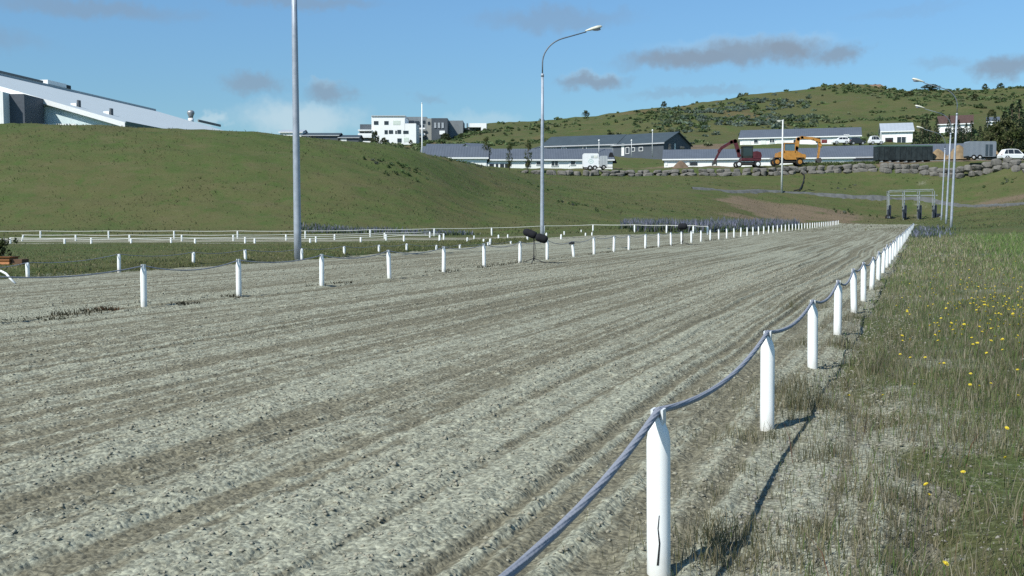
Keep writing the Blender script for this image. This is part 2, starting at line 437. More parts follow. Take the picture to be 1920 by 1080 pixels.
class MB:
    def __init__(s): s.v = []; s.f = []; s.sm = []
    def add(s, vs, fs, smooth=False):
        b = len(s.v)
        s.v += [tuple(v) for v in vs]
        s.f += [tuple(i + b for i in f) for f in fs]
        s.sm += [smooth] * len(fs)
        return s
    def box(s, x0, x1, y0, y1, z0_, z1, bev=0.0):
        if bev <= 0:
            vs = [(x, y, z) for z in (z0_, z1) for y in (y0, y1) for x in (x0, x1)]
            return s.add(vs, [(0, 2, 3, 1), (4, 5, 7, 6), (0, 1, 5, 4), (2, 6, 7, 3), (0, 4, 6, 2), (1, 3, 7, 5)])
        b = min(bev, (x1 - x0) / 2.2, (z1 - z0_) / 2.2)
        poly = [(x0 + b, z0_), (x1 - b, z0_), (x1, z0_ + b), (x1, z1 - b), (x1 - b, z1), (x0 + b, z1), (x0, z1 - b), (x0, z0_ + b)]
        return s.prism(poly, y0, y1)
    def prism(s, poly, y0, y1, inset=0.0):
        """polygon in x,z pushed along y"""
        n = len(poly)
        vs = [(x, y0, z) for x, z in poly] + [(x, y1, z) for x, z in poly]
        fs = [tuple(range(n)), tuple(range(2 * n - 1, n - 1, -1))] + [(i, i + n, (i + 1) % n + n, (i + 1) % n) for i in range(n)]
        return s.add(vs, fs)
    def tube(s, pts, rad, n=10, cap=True, smooth=True, sq=None):
        pts = [Vector(p) for p in pts]
        if not hasattr(rad, '__len__'): rad = [rad] * len(pts)
        vs = []; up = Vector((0, 0, 1)); prev = None
        for i, p in enumerate(pts):
            d = (pts[min(i + 1, len(pts) - 1)] - pts[max(i - 1, 0)]).normalized()
            a = prev - d * prev.dot(d) if prev is not None else (Vector((1, 0, 0)) if abs(d.z) > .9 else up.cross(d))
            if a.length < 1e-6: a = Vector((1, 0, 0)).cross(d)
            a.normalize(); b = d.cross(a); prev = a
            for k in range(n):
                t = 2 * math.pi * k / n
                vs.append(p + (a * math.cos(t) + b * math.sin(t)) * rad[i])
        fs = [(i * n + k, i * n + (k + 1) % n, (i + 1) * n + (k + 1) % n, (i + 1) * n + k) for i in range(len(pts) - 1) for k in range(n)]
        s.add(vs, fs, smooth)
        if cap:
            b = len(s.v) - len(vs)
            s.f += [tuple(b + k for k in range(n - 1, -1, -1)), tuple(b + (len(pts) - 1) * n + k for k in range(n))]
            s.sm += [False, False]
        return s
    def bar(s, p, q_, w, h):
        """square beam from p to q"""
        p, q_ = Vector(p), Vector(q_); d = (q_ - p).normalized()
        a = Vector((0, 1, 0)) if abs(d.y) < .9 else Vector((1, 0, 0))
        a = (a - d * a.dot(d)).normalized(); b = d.cross(a)
        vs = [e + a * (i * w / 2) + b * (j * h / 2) for e in (p, q_) for i, j in ((-1, -1), (1, -1), (1, 1), (-1, 1))]
        return s.add(vs, [(3, 2, 1, 0), (4, 5, 6, 7)] + [(i, (i + 1) % 4, (i + 1) % 4 + 4, i + 4) for i in range(4)])
    def ball(s, c, r, n=10, m=7, jit=0.0, seed=0, flat=None):
        rr = random.Random(seed); vs = []
        for i in range(m + 1):
            ph = math.pi * i / m
            for k in range(n):
                t = 2 * math.pi * k / n
                j = 1 + (rr.random() - .5) * 2 * jit
                z = math.cos(ph) * r[2] * j
                if flat is not None: z = max(z, flat)
                vs.append((c[0] + math.sin(ph) * math.cos(t) * r[0] * j, c[1] + math.sin(ph) * math.sin(t) * r[1] * j, c[2] + z))
        fs = [(i * n + k, (i + 1) * n + k, (i + 1) * n + (k + 1) % n, i * n + (k + 1) % n) for i in range(m) for k in range(n)]
        return s.add(vs, fs, jit < .12)
    def disc_y(s, c, r, y0, y1, n=20):
        """short cylinder with its axis along y"""
        return s.prism([(c[0] + r * math.cos(2 * math.pi * k / n), c[1] + r * math.sin(2 * math.pi * k / n)) for k in range(n)], y0, y1)
    def mesh(s, name, mat):
        me = bpy.data.meshes.new(name)
        me.from_pydata(s.v, [], s.f)
        me.polygons.foreach_set('use_smooth', np.array(s.sm, bool))
        me.update()
        if mat: me.materials.append(mat)
        return me
    def build(s, name, mat, parent=None, **props):
        return link(name, s.mesh(name, mat), parent, **props)

ONES = 'zeroth first second third fourth fifth sixth seventh eighth ninth tenth eleventh twelfth thirteenth fourteenth fifteenth sixteenth seventeenth eighteenth nineteenth'.split()
TENS = {20: 'twentieth', 30: 'thirtieth', 40: 'fortieth', 50: 'fiftieth'}
TENC = {20: 'twenty', 30: 'thirty', 40: 'forty', 50: 'fifty'}
def ordw(n):
    if n < 20: return ONES[n]
    t = n // 10 * 10
    return TENS[t] if n % 10 == 0 else TENC[t] + '-' + ONES[n % 10]

# ------------------------------------------------------------------ terrain sheets
def grid_faces(nr, nc):
    r = np.arange(nr - 1)[:, None] * nc; c = np.arange(nc - 1)[None, :]
    a = (r + c).ravel()
    return np.stack([a, a + 1, a + nc + 1, a + nc], 1)
def relief(X, Y):
    t, w = xy_to_tw(X, Y)
    px = 960 + 1904.1 * X / np.maximum(Y, 10.0)
    z = tz(X, Y)
    far = sstep(40, 90, Y)
    z = z + (fbm(X * .9, Y * .9, 3, 3) - .5) * .07 * (1 - far) + (fbm(X * .16, Y * .16, 9, 4) - .5) * (.12 + .55 * far * sstep(80, 110, Y)) + (fbm(X * .35, Y * .8, 14, 4) - .5) * .5 * sstep(76, 84, Y)
    hill = sstep(235, 300, Y)
    z = z + hill * ((fbm(X * .018, Y * .018, 21, 4) - .5) * 7 + (fbm(X * .09, Y * .09, 5, 4) - .5) * 3.0) * (1 - sstep(440, 480, Y) * .5)
    # the sandy side bench has a low eroded lip on its left, and the ground dips under the track
    le = left_edge(t)
    re = right_edge(t)
    inside = sstep(re - .3, re + .45, w + (fbm(X * 1.6, Y * 1.6, 31, 3) - .5) * .7) * (1 - sstep(-.25, .35, w - le)) * (1 - sstep(END_T - 1, END_T + 1, t))
    z = z - .16 * inside
    lip = np.exp(-((w - le - .7) / .6) ** 2) * (t < 52)
    z = z + lip * (.13 + .08 * (fbm(X * 1.1, Y * 1.1, 77, 3) - .5))
    # right-hand verge, slightly crowned, a shallow swale further out
    z = z + (.05 * sstep(-.8, -3, w)) * (1 - sstep(60, 90, Y))
    return z, t, w, px, inside
def terrain_piece(name, label_unused, Y0, Y1, nr, nc, bmin, bmax, mat, log=True):
    Yr = np.exp(np.linspace(math.log(Y0 + 7), math.log(Y1 + 7), nr)) - 7
    b = np.linspace(bmin, bmax, nc)
    Yg, B = np.meshgrid(Yr, b, indexing='ij')
    X = B * (Yg + 7); Y = Yg
    z, t, w, px, inside = relief(X, Y)
    sand = np.zeros_like(z)
    verge = sstep(-2.6, -.3, w) * (w < 0.6)
    patch = fbm(X * .55, Y * .55, 41, 4)
    sand = np.maximum(sand, verge * (.25 + 1.1 * sstep(.40, .60, patch)) * (1 - sstep(5, 12, Y) * .70))
    sand = np.maximum(sand, .62 * sstep(-5.5, -2.0, w) * (w < .6) * sstep(.55, .66, patch) * (1 - sstep(14, 26, Y)))
    sand = np.maximum(sand, inside * .9)
    # bare strips of the oval beyond the infield
    ov = ((Y > 58.5) & (Y < 64.5) | (Y > 66.2) & (Y < 72)) & (px < 1010 + (72 - Y) * 2) & (w > 17)
    sand = np.where(ov, 1.0, sand)
    dirt = np.zeros_like(z)
    dn = fbm(X * .08, Y * .12, 51, 4)
    def zone(x0, x1, y0, y1, k):
        return k * sstep(x0 - 60, x0 + 60, px) * (1 - sstep(x1 - 60, x1 + 60, px)) * sstep(y0 - 3, y0 + 3, Y) * (1 - sstep(y1 - 3, y1 + 3, Y))
    dirt = np.maximum(dirt, zone(1230, 1620, 126, 150, .68) * (.35 + 1.1 * sstep(.4, .62, dn)))
    dirt = np.maximum(dirt, zone(1560, 2000, 134, 150, .45) * (.2 + sstep(.45, .62, dn)))
    dirt = np.maximum(dirt, zone(1800, 2200, 146, 152, .65) * (.3 + sstep(.4, .6, dn)))
    dirt = np.maximum(dirt, zone(1030, 2400, 173, 200, .95) * np.where(px > 1640, 1, .22 + .5 * sstep(.48, .6, dn)))
    dirt = np.maximum(dirt, zone(700, 1200, 88, 125, .35) * sstep(.5, .66, dn))
    dirt = np.maximum(dirt, zone(1270, 1370, 226, 245, 1.0))
    verts = np.stack([X, Y, z], -1).reshape(-1, 3)
    cols = np.stack([sand, dirt, np.zeros_like(z)], -1).reshape(-1, 3)
    me = fast_mesh(name, verts, None, grid_faces(nr, nc), mat, cols, 'mask', True)
    return link(name, me, kind='structure')
terrain_piece('ground', '', -5.5, 76.0, 520, 900, -1.7, 1.7, TURF)
terrain_piece('grass_bank', '', 76.0, 236.0, 330, 560, -1.35, 1.35, TURF)
terrain_piece('hillside', '', 236.0, 1400.0, 220, 420, -1.35, 1.35, HILLM)

# ------------------------------------------------------------------ the track
def track_height(t, w, want_ridge=False):
    wob = (vnoise(t * .12, w * .3, 61) - .5) * .5 + (vnoise(t * .5, w * .6, 62) - .5) * .10
    ww = w + wob * .8
    rid = vnoise(ww * 8.0, t * .07, 63); rid = 1 - np.abs(2 * rid - 1)
    rid2 = vnoise(ww * 3.1, t * .05, 64)
    mod = sstep(.25, .7, fbm(t * .05, w * .22, 65, 3))
    h = (rid - .5) * .044 * (.35 + .65 * mod) + (rid2 - .5) * .018 + (np.abs(2 * vnoise(ww * 15, t * .25, 70) - 1) - .5) * .024 * (.4 + .6 * mod)
    cl = fbm(t * 9, w * 9, 66, 3)
    h = h + (np.maximum(cl, .47) - .55) * .055 * (.5 + .5 * vnoise(t * .3, w * .8, 67))
    h = h + (vnoise(t * 26, w * 26, 68) - .5) * .009 * (.4 + 1.2 * vnoise(t * 1.5, w * 3, 73))
    h = h + (np.maximum(vnoise(t * 55, w * 55, 72), .35) - .5) * .009 * (t < 16)
    if want_ridge: return .5 + (rid - .5) * (.4 + .6 * mod) + (rid2 - .5) * .15 + (cl - .5) * .5
    return h * (.35 + .65 * sstep(-.45, .25, w))
def sheet_z(X, Y, Tg, Wg):
    le = left_edge(Tg)
    z = tz(X, Y) + track_height(Tg, Wg) * (1 - .5 * sstep(30, 100, Tg))
    edge = (fbm(X * 1.3, Y * 1.3, 91, 4) - .5)
    # the sheet dives under the turf at its ragged rims
    re = right_edge(Tg)
    z = z - .14 * (1 - sstep(re - .6, re + .25, Wg + edge * (.5 + .9 * (re < -.6))))
    z = z - .45 * sstep(-.35, .45, Wg - le + edge * .9)
    return z - .30 * sstep(END_T - 1.0, END_T + 1.2, Tg + edge * 3)
def top_z(X, Y):
    """whatever is uppermost: turf or sand"""
    zr = relief(X, Y)[0]; t, w = xy_to_tw(X, Y)
    zs = sheet_z(X, Y, t, w)
    return np.where((w > -1.6) & (w < left_edge(t) + 1.5) & (t < END_T + 1), np.maximum(zr, zs), zr)
def track_mesh():
    ts = [-4.5]
    while ts[-1] < END_T + 1.5:
        t = ts[-1]
        ts.append(t + (.017 if t < 5 else .017 + (t - 5) * .0042))
    ts = np.array(ts)
    ws = np.concatenate([np.arange(-1.6, 3.4, .018), np.arange(3.4, 7.0, .028), np.arange(7.0, 12.5, .045), np.arange(12.5, 24.0, .09)])
    Tg, Wg = np.meshgrid(ts, ws, indexing='ij')
    le = left_edge(Tg)
    X, Y = tw_to_xy(Tg, Wg)
    z = sheet_z(X, Y, Tg, Wg)
    keep = Wg < le + 1.6
    quads = grid_faces(len(ts), len(ws))
    kf = keep.ravel()
    quads = quads[kf[quads].all(1)]
    # drop what nobody can see: behind the camera and far left out of the frame stays, it is the real sheet
    verts = np.stack([Tg, Wg, z], -1).reshape(-1, 3)
    used = np.zeros(len(verts), bool); used[quads.ravel()] = True
    remap = np.cumsum(used) - 1
    me = fast_mesh('track', verts[used], None, remap[quads], SAND, np.repeat(track_height(Tg, Wg, True).reshape(-1, 1)[used], 3, 1), 'ridge', True)
    o = link('track', me, kind='structure')
    # object axes follow the track, so the material can run its strips along it
    o.matrix_world = Matrix(((DX, -DY, 0, P0X), (DY, DX, 0, 0), (0, 0, 1, 0), (0, 0, 0, 1)))
    return o
track_mesh()

def scatter_rocks(name, P, size, mat, flat=.7, seed=1):
    r = np.random.default_rng(seed)
    n = len(P)
    base = np.array([(1, 0, 0), (-1, 0, 0), (0, 1, 0), (0, -1, 0), (0, 0, 1), (0, 0, -.5), (.62, .62, .35), (-.62, .62, .3), (.6, -.6, .35), (-.62, -.6, .3)])
    f = np.array([(0, 6, 4), (6, 2, 4), (2, 7, 4), (7, 1, 4), (1, 9, 4), (9, 3, 4), (3, 8, 4), (8, 0, 4), (0, 5, 6), (6, 5, 2), (2, 5, 7), (7, 5, 1), (1, 5, 9), (9, 5, 3), (3, 5, 8), (8, 5, 0)])
    V = base[None] * (1 + (r.random((n, 10, 3)) - .5) * .7)
    a = r.random(n) * 6.28; ca, sa = np.cos(a)[:, None], np.sin(a)[:, None]
    sc = size[:, None, None] * np.stack([.8 + .5 * r.random(n), .8 + .5 * r.random(n), flat * (.7 + .6 * r.random(n))], 1)[:, None, :]
    V = V * sc
    x = V[..., 0] * ca - V[..., 1] * sa; y = V[..., 0] * sa + V[..., 1] * ca
    V = np.stack([x, y, V[..., 2]], -1) + P[:, None, :]
    T = f[None] + (np.arange(n) * 10)[:, None, None]
    return fast_mesh(name, V.reshape(-1, 3), T.reshape(-1, 3), None, mat)
# crumbs thrown up by the harrow
n = 110000
tt = np.exp(rng.uniform(math.log(3.0), math.log(30), n)) - 2.0
wv = rng.uniform(-.9, 15, n)
ridge = track_height(tt, wv, True)
kp = rng.random(n) < (.12 + .88 * sstep(.45, .75, ridge))
tt, wv = tt[kp], wv[kp]
X, Y = tw_to_xy(tt, wv)
P = np.stack([X, Y, tz(X, Y) + track_height(tt, wv)], 1)
sz = (.004 + .011 * rng.random(len(P)) ** 2.8) * (1 + sstep(8, 30, tt) * 1.2)
link('clods', scatter_rocks('clods', P, sz, CLOD, .7, 5), kind='stuff')
# pebbles on the verge
n = 6000
Yp = np.exp(rng.uniform(math.log(2.6), math.log(16), n)); wp = -np.abs(rng.normal(0, .8, n)) - .1
Xp = P0X + Yp * .4047 - wp / DY
zz = top_z(Xp, Yp)
sz = .003 + .013 * rng.random(n) ** 5
link('pebbles', scatter_rocks('pebbles', np.stack([Xp, Yp, zz], 1), sz, M('pebble_stone', (.24, .235, .20), .9, .35, 8), .65, 6), kind='stuff')

# ------------------------------------------------------------------ gravel path on the bank
PATH = [(1290, 356, 150), (1380, 355, 154), (1450, 358, 158.5), (1530, 363, 159), (1600, 367, 159), (1660, 371, 159.5), (1720, 374, 160), (1800, 378, 153), (1860, 380.5, 146), (1920, 383, 140), (2000, 386, 135), (2120, 389, 130)]
mb = MB()
cs = [at(px, py, Y) for px, py, Y in PATH]
# resample smoothly
arr = np.array([tuple(c) for c in cs]); sarr = np.linspace(0, len(arr) - 1, 150)
PXa = np.interp(sarr, np.arange(len(arr)), arr[:, 0]); PYa = np.interp(sarr, np.arange(len(arr)), arr[:, 1])
k5 = np.ones(9) / 9
PXa = np.convolve(np.pad(PXa, 4, mode='edge'), k5, 'valid'); PYa = np.convolve(np.pad(PYa, 4, mode='edge'), k5, 'valid')
vs, fs = [], []
for i in range(150):
    wd = 1.35 * min(1, .25 + i / 60) * (1 + .12 * math.sin(i * 1.7))
    for j in range(5):
        yv = PYa[i] + (j - 2) / 2 * wd
        vs.append((PXa[i], yv, relief(np.array([PXa[i]]), np.array([PYa[i]]))[0][0] + .22 + (j - 2) * .04))
for i in range(149):
    for j in range(4):
        a = i * 5 + j
        fs.append((a, a + 5, a + 6, a + 1))
mb.add(vs, fs, True)
# skirts down into the slope so that the path has a body
sk = []
for i in range(150):
    for j in (0, 4):
        x, y, z = vs[i * 5 + j]
        sk.append((x, y, z)); sk.append((x, y + (-.8 if j == 0 else .4), z - .9))
mb.add(sk, [(i * 4, i * 4 + 4, i * 4 + 5, i * 4 + 1) for i in range(149)] + [(i * 4 + 2, i * 4 + 3, i * 4 + 7, i * 4 + 6) for i in range(149)], True)
mb.build('path', M('path_gravel', (.105, .112, .11), .95, .25, 1.5, .4), kind='structure')

# ragged dark grey strip crossing the meadow at right
gx = np.linspace(13.2, 30, 60); gy = np.linspace(-1, 1, 9)
GXg, GYg = np.meshgrid(gx, gy, indexing='ij')
GY2 = 32.0 - (GXg - 13) * .05 + GYg * 1.5 * sstep(13.0, 15.5, GXg) * (.8 + .4 * fbm(GXg * .7, GYg * 2, 81, 3))
GZ = relief(GXg, GY2)[0] + .03 - .06 * np.abs(GYg) ** 3
me = fast_mesh('grey_strip', np.stack([GXg, GY2, GZ], -1).reshape(-1, 3), None, grid_faces(60, 9)[:, ::-1], M('strip_grey', (.095, .10, .108), .95, .3, 3, .5), smooth=True)
link('path', me, kind='structure')

# ------------------------------------------------------------------ posts and ropes
def post_mesh(h, r, rope_ang=0.0):
    """round plastic stake, pinched at the top into a ridge that carries the rope"""
    mb = MB(); n = 18; lv = [(-.12, 1, 1), (.0, 1, 1), (h * .5, 1.0, 1), (h - .085, 1, 1), (h - .055, .86, 1.0), (h - .03, .58, .98), (h - .008, .30, .9), (h, .16, .8)]
    vs = []
    for z, sx_, sy_ in lv:
        for k in range(n):
            a = 2 * math.pi * k / n
            vs.append((r * sx_ * math.cos(a), r * sy_ * math.sin(a), z))
    fs = [(i * n + k, i * n + (k + 1) % n, (i + 1) * n + (k + 1) % n, (i + 1) * n + k) for i in range(len(lv) - 1) for k in range(n)]
    fs.append(tuple((len(lv) - 1) * n + k for k in range(n)))
    mb.add(vs, fs, True)
    return mb
ROWANG = math.atan2(DX, DY)
CLIP = M('rope_clip', (.70, .73, .73), .4, .1)
def make_post(h, r):
    """prototype meshes of a stake and the small saddle holding the rope"""
    body = post_mesh(h, r).mesh('fence_post', POSTM)
    c = MB()
    for s in (-1, 1):
        c.box(s * .017 - .004, s * .017 + .004, -r * .55, r * .55, h - .03, h + .022)
    return body, c.mesh('rope_holder', CLIP)
PBODY, PCLIP = make_post(.545, .040)
FBODY = make_post(.545, .040)[0]
def place_post(X, Y, z, label, group, big=True, lean=(0, 0), sc=1.0, rz=-ROWANG, hs=1.0):
    o = link('fence_post', PBODY if big else FBODY)
    o.location = (X, Y, z); o.rotation_euler = (lean[0], lean[1], rz)
    o.scale = (sc, sc, hs)
    tag(o, label, 'fence post', group)
    if big:
        link('rope_holder', PCLIP, o)
    return o
def rope_object(name, pts, r, sag, label, n=10, mat=ROPE, seg=8, group=None):
    out = []
    for i in range(len(pts) - 1):
        a, b = Vector(pts[i]), Vector(pts[i + 1])
        sg = sag * (.75 + .5 * random.random()) if not hasattr(sag, '__len__') else sag[i]
        for k in range(seg):
            f = k / seg
            p = a.lerp(b, f); p.z -= sg * 4 * f * (1 - f)
            out.append(p)
    out.append(Vector(pts[-1]))
    o = MB().tube(out, r, n).build(name, mat)
    return tag(o, label, 'rope', group)

rnd = random.Random(11)
RIGHT = []
leans = {0: (.0, -.012), 1: (0, -.01), 2: (0, -.012), 3: (0, .0), 4: (.01, -.035), 5: (0, -.01), 6: (0, .03), 7: (0, 0)}
for i in range(-1, 40):
    Y = 3.36 + 2.39 * i + (rnd.random() - .5) * (.0 if i < 4 else .35)
    X = P0X + .4047 * Y
    zg = float(z0(Y)) + (0 if i < 2 else (rnd.random() - .5) * .03)
    ln = leans.get(i, ((rnd.random() - .5) * .04, (rnd.random() - .5) * .06))
    zg = max(zg, 0)
    if i == -1:
        lab = 'white plastic fence post nearest the camera, just outside the right track edge view'
        lab = 'white fence post nearest of all to the camera on the right edge'
    elif i == 0:
        lab = 'white fence post with a dark split at its foot, foremost right of the track'
    else:
        lab = '%s white fence post beyond the foremost split one, right edge of the track' % ordw(i)
    o = place_post(X, Y, zg, lab, 'white posts along the right edge of the track', Y < 34, ln)
    if i == 0:
        # dark split near the foot
        cr = MB()
        pts = [(-.004, .045), (.002, .12), (-.003, .17), (.001, .215)]
        for (a, za), (b, zb) in zip(pts[:-1], pts[1:]):
            w0 = .0030 * (1 - (za - .04) / .22) + .0008; w1 = .0030 * (1 - (zb - .04) / .22) + .0006
            yy = -.0405
            cr.add([(a - w0, yy, za), (a + w0, yy, za), (b + w1, yy, zb), (b - w1, yy, zb), (a - w0, yy + .004, za), (a + w0, yy + .004, za), (b + w1, yy + .004, zb), (b - w1, yy + .004, zb)],
                   [(0, 1, 2, 3), (7, 6, 5, 4), (0, 4, 5, 1), (2, 6, 7, 3), (1, 5, 6, 2), (0, 3, 7, 4)])
        c = cr.build('split', DARK, o)
        c.rotation_euler = (0, 0, ROWANG - .12)
    top = Vector((X, Y, zg)) + Vector((math.sin(ln[1]) * .55, -math.sin(ln[0]) * .55, .562))
    RIGHT.append(top)
rope_object('rope', RIGHT, .0118, [.115, .085] + [.07 + .02 * (i % 3) for i in range(60)], 'grey-blue rope sagging from post to post along the right track edge', 10, seg=12)

LEFT = []
pxl = [268, 447, 603, 730, 832, 908, 975, 1026, 1076, 1114, 1151, 1179, 1210, 1235, 1258, 1278, 1296, 1314]
Ys = [20820 / (1729 - p) for p in pxl]
Ys = [Ys[0] - 4.6, Ys[0] - 2.5] + Ys
while Ys[-1] < 131: Ys.append(Ys[-1] + 2.2)
hidden_px = [(1455, 1462)]
for i, Y in enumerate(Ys):
    k = i - 1
    X = -10.96 + .4047 * Y
    zg = tz1(X, Y)
    ln = ((rnd.random() - .5) * .03, (rnd.random() - .5) * .045)
    if k == 4: ln = (0, -.03)
    if k == 9: ln = (.02, -.10)
    if k < 1:
        lab = 'white fence post of the left track row %s' % ('two posts before the one nearest in view' if i == 0 else 'just left of the one nearest in view')
    elif k == 1:
        lab = 'white fence post, leftmost tall one in view beside the sandy track'
    elif k == 9:
        lab = 'short leaning white post carrying a small dark box, left track row'
    else:
        lab = '%s white post counted from the leftmost tall one in the left track row' % ordw(k)
    hs = .84 if k == 9 else 1.05
    o = place_post(X, Y, zg, lab, 'white posts along the left edge of the track', Y < 34, ln, 1.08, hs=hs)
    LEFT.append(Vector((X, Y, zg + .575 * (.84 if k == 9 else 1))) + Vector((math.sin(ln[1]) * .55, 0, 0)))
    if k == 9:
        b = MB().box(-.10, .05, -.05, .05, .47, .56, .015).build('box', DARK, o)
rope_object('rope', LEFT, .009, .10, 'thin grey rope sagging along the left row of white track posts', 7, seg=8)

# row at the lip of the infield, each with its own visible height
ROWI = [(-60, .36), (49, .30), (221, .40), (361, .27), (459, .28), (565, .34), (645, .26), (710, .25), (762, .25), (818, .28), (862, .22), (915, .24), (958, .22)]
pts = []
for i, (px, h) in enumerate(ROWI):
    Y = 36760 / (1729 - px) + (.5 if px in (361, 459, 645, 710, 762) else -.15)
    X = (px - 960) / 1904.1 * Y
    z = float(relief(np.array([X]), np.array([Y]))[0][0])
    if px in (221, 49, 565): z = max(z, 0.02)
    lab = 'low white stake, %s' % {0: 'beyond the left end of the infield lip row', 1: 'leftmost in view on the infield lip', 2: 'standing clear before the grass lip'}.get(i, '%s from the left along the grassy infield lip' % ordw(i))
    place_post(X, Y, z, lab, 'low white stakes along the infield lip', False, ((rnd.random() - .5) * .05, (rnd.random() - .5) * .08), 1.05, hs=h / .545)
    pts.append(Vector((X, Y, z + h * 1.0)))
rope_object('rope', pts, .008, .07, 'thin grey rope along the low stakes of the infield lip', 6)

# stakes round the far end of the infield
for i, (px, yb, h) in enumerate([(876, 454, .22), (889, 446, .30), (907, 458, .24), (919, 460, .30), (935, 452, .34), (952, 447, .34), (989, 455, .32), (1024, 454, .42), (1052, 452, .30), (1058, 444, .26), (1090, 441, .20), (1098, 446, .2), (1110, 446, .22)]):
    Y = 1.08 * 1904 / (yb - 415)
    X = (px - 960) / 1904.1 * Y
    place_post(X, Y, tz1(X, Y) - .01, 'small white stake, %s from the left round the far infield tip' % ordw(i + 1), 'small white stakes round the far infield tip', False,
               ((rnd.random() - .5) * .06, (rnd.random() - .5) * .1), 1.15, hs=h / .545)

FARROPE = M('pale_rope', (.62, .63, .57), .6, .1)
OVAL = [
 ('backmost oval rail', .57, [(-48, 447.5, 74), (75, 447.5, 74), (203, 447.5, 74), (326, 447.5, 74), (445, 447, 74), (572, 447, 74), (694, 444, 74.5), (814, 441, 75.5), (922, 440, 77), (1020, 437, 78), (1112, 435, 79), (1190, 437, 77), (1250, 438, 74), (1300, 439, 72), (1327, 441, 67)]),
 ('second oval rail from the back', .42, [(40, 453, 68), (141, 453, 68), (242, 452.5, 68), (340, 452, 68), (437, 451, 68), (536, 450, 69), (627, 448, 69.5), (721, 446, 70.5), (806, 444, 72)]),
 ('third oval rail from the back', .42, [(18, 460, 62.5), (170, 460, 62.5), (320, 458, 63), (459, 455, 64), (592, 453, 65), (724, 452, 66), (832, 451, 67)]),
 ('front oval rail', .42, [(-10, 462, 60), (120, 462, 60), (245, 461.5, 60), (365, 460.5, 60.5), (477, 459, 61), (581, 459, 61), (676, 458, 61.5), (757, 456, 62), (824, 454, 62.5)]),
]
for rn, hh_, lst in OVAL:
    pts = []
    for i, (px, yb, Y) in enumerate(lst):
        X = (px - 960) / 1904.1 * Y
        z = tz1(X, Y)
        ln = ((rnd.random() - .5) * .03, (rnd.random() - .5) * .05)
        if px == 40: ln = (0, .35)
        place_post(X, Y, z, '%s small white post from the left, %s' % (ordw(i + 1), rn), 'white posts of the ' + rn, False, ln, 1.5, hs=hh_ / .545)
        pts.append(Vector((X, Y, z + hh_ * .98)))
    o = rope_object('rope', pts, .022, .03, 'pale taut line along the ' + rn, 6, FARROPE, 4)
# ------------------------------------------------------------------ lamp posts
def lamp(label, base, height, reach, rz, arm=True, r0=.11, group='tall street lamps round the track'):
    t = thing('street_lamp', label, 'street lamp', base, rz, group)
    MB().tube([(0, 0, -.3), (0, 0, .9), (0, 0, height * .55), (0, 0, height * .80)], [r0, r0, r0 * .8, r0 * .62], 16).build('pole', STEEL, t)
    hz = height * .80
    MB().tube([(0, 0, hz - .05), (0, 0, hz + .12)], [r0 * .78, r0 * .72], 14).build('collar', STEEL, t)
    pts = [(0, 0, hz + .1)]
    R = height * .13
    for k in range(0, 11):
        a = math.radians(7 * k)
        pts.append((R * 1.15 * (1 - math.cos(a)), 0, hz + height * .06 + R * math.sin(a)))
    ex, _, ez = pts[-1]
    pts.append((reach, 0, ez + (reach - ex) * .29))
    MB().tube(pts, [r0 * .34] * (len(pts) - 1) + [r0 * .28], 10).build('arm', M('arm_steel_shaded', (.15, .18, .21), .5, .1, 4, metal=.2), t)  # darker copy of the pole steel, shade of the underside painted in
    hx, hz2 = reach, ez + (reach - ex) * .29
    hd = MB(); prof = [(-.05, .055), (.10, .085), (.30, .13), (.62, .15), (.84, .12), (.93, .03)]
    vs = []
    for x, r in prof:
        for k in range(12):
            a = 2 * math.pi * k / 12
            vs.append((hx + x, math.cos(a) * r * 1.15, hz2 + .06 + x * .27 + max(-.3, math.sin(a)) * r * .95))
    hd.add(vs, [(i * 12 + k, i * 12 + (k + 1) % 12, (i + 1) * 12 + (k + 1) % 12, (i + 1) * 12 + k) for i in range(len(prof) - 1) for k in range(12)] + [tuple(range(11, -1, -1)), tuple(60 + k for k in range(12))], True)
    h = hd.build('lamp_head', M('lamp_housing', (.62, .62, .52), .4, .15), t)
    ds = MB().ball((hx + .56, 0, hz2 + .17), (.30, .13, .10), 12, 7).build('lens', M('lamp_lens', (.30, .32, .40), .15, .1), h)
    ds.rotation_euler = (0, 0, 0)
    return t
b = at(558.5, 487, 31.6); b.z = tz1(b.x, b.y)
lamp('tall grey lamp post rising out of the top of the frame at left', b, 12.2, 2.3, .15, r0=.115)
b = at(1016.5, 448, 59); b.z = tz1(b.x, b.y)
lamp('grey lamp post with curved arm standing behind the near microphone', b, 11.75, 2.55, .12, r0=.115)
for (px, Y, lab, hgt) in [(1783, 83.5, 'nearest of three lamp posts in a line beyond the right grass', 11.6), (1773.5, 105, 'middle one of three lamp posts in a line on the right', 11.6), (1764.5, 131, 'farthest of three lamp posts in a line, close to starting gate', 11.5)]:
    b = at(px, 430, Y); b.z = tz1(b.x, b.y)
    t = lamp(lab, b, hgt, 2.7, math.pi - .15, r0=.105)
    t.rotation_euler = (0, -.022, math.pi - .15)
b = at(1465.5, 362, 157); b.z = tz1(b.x, b.y) + .1
t = thing('lamp_post', 'slender pale lamp post by the path under the orange digger', 'lamp post', b)
PALEP = M('pale_pole', (.6, .62, .6), .5)
MB().tube([(0, 0, -.4), (0, 0, 5), (0, 0, 11.0)], [.16, .14, .10], 10).build('pole', PALEP, t)
MB().bar((-.45, 0, 10.9), (.15, 0, 11.05), .10, .10).build('arm', PALEP, t)
MB().box(-.85, -.40, -.16, .16, 10.72, 11.0, .08).build('lamp_head', M('lamp_housing', (.62, .62, .52), .4, .15), t)
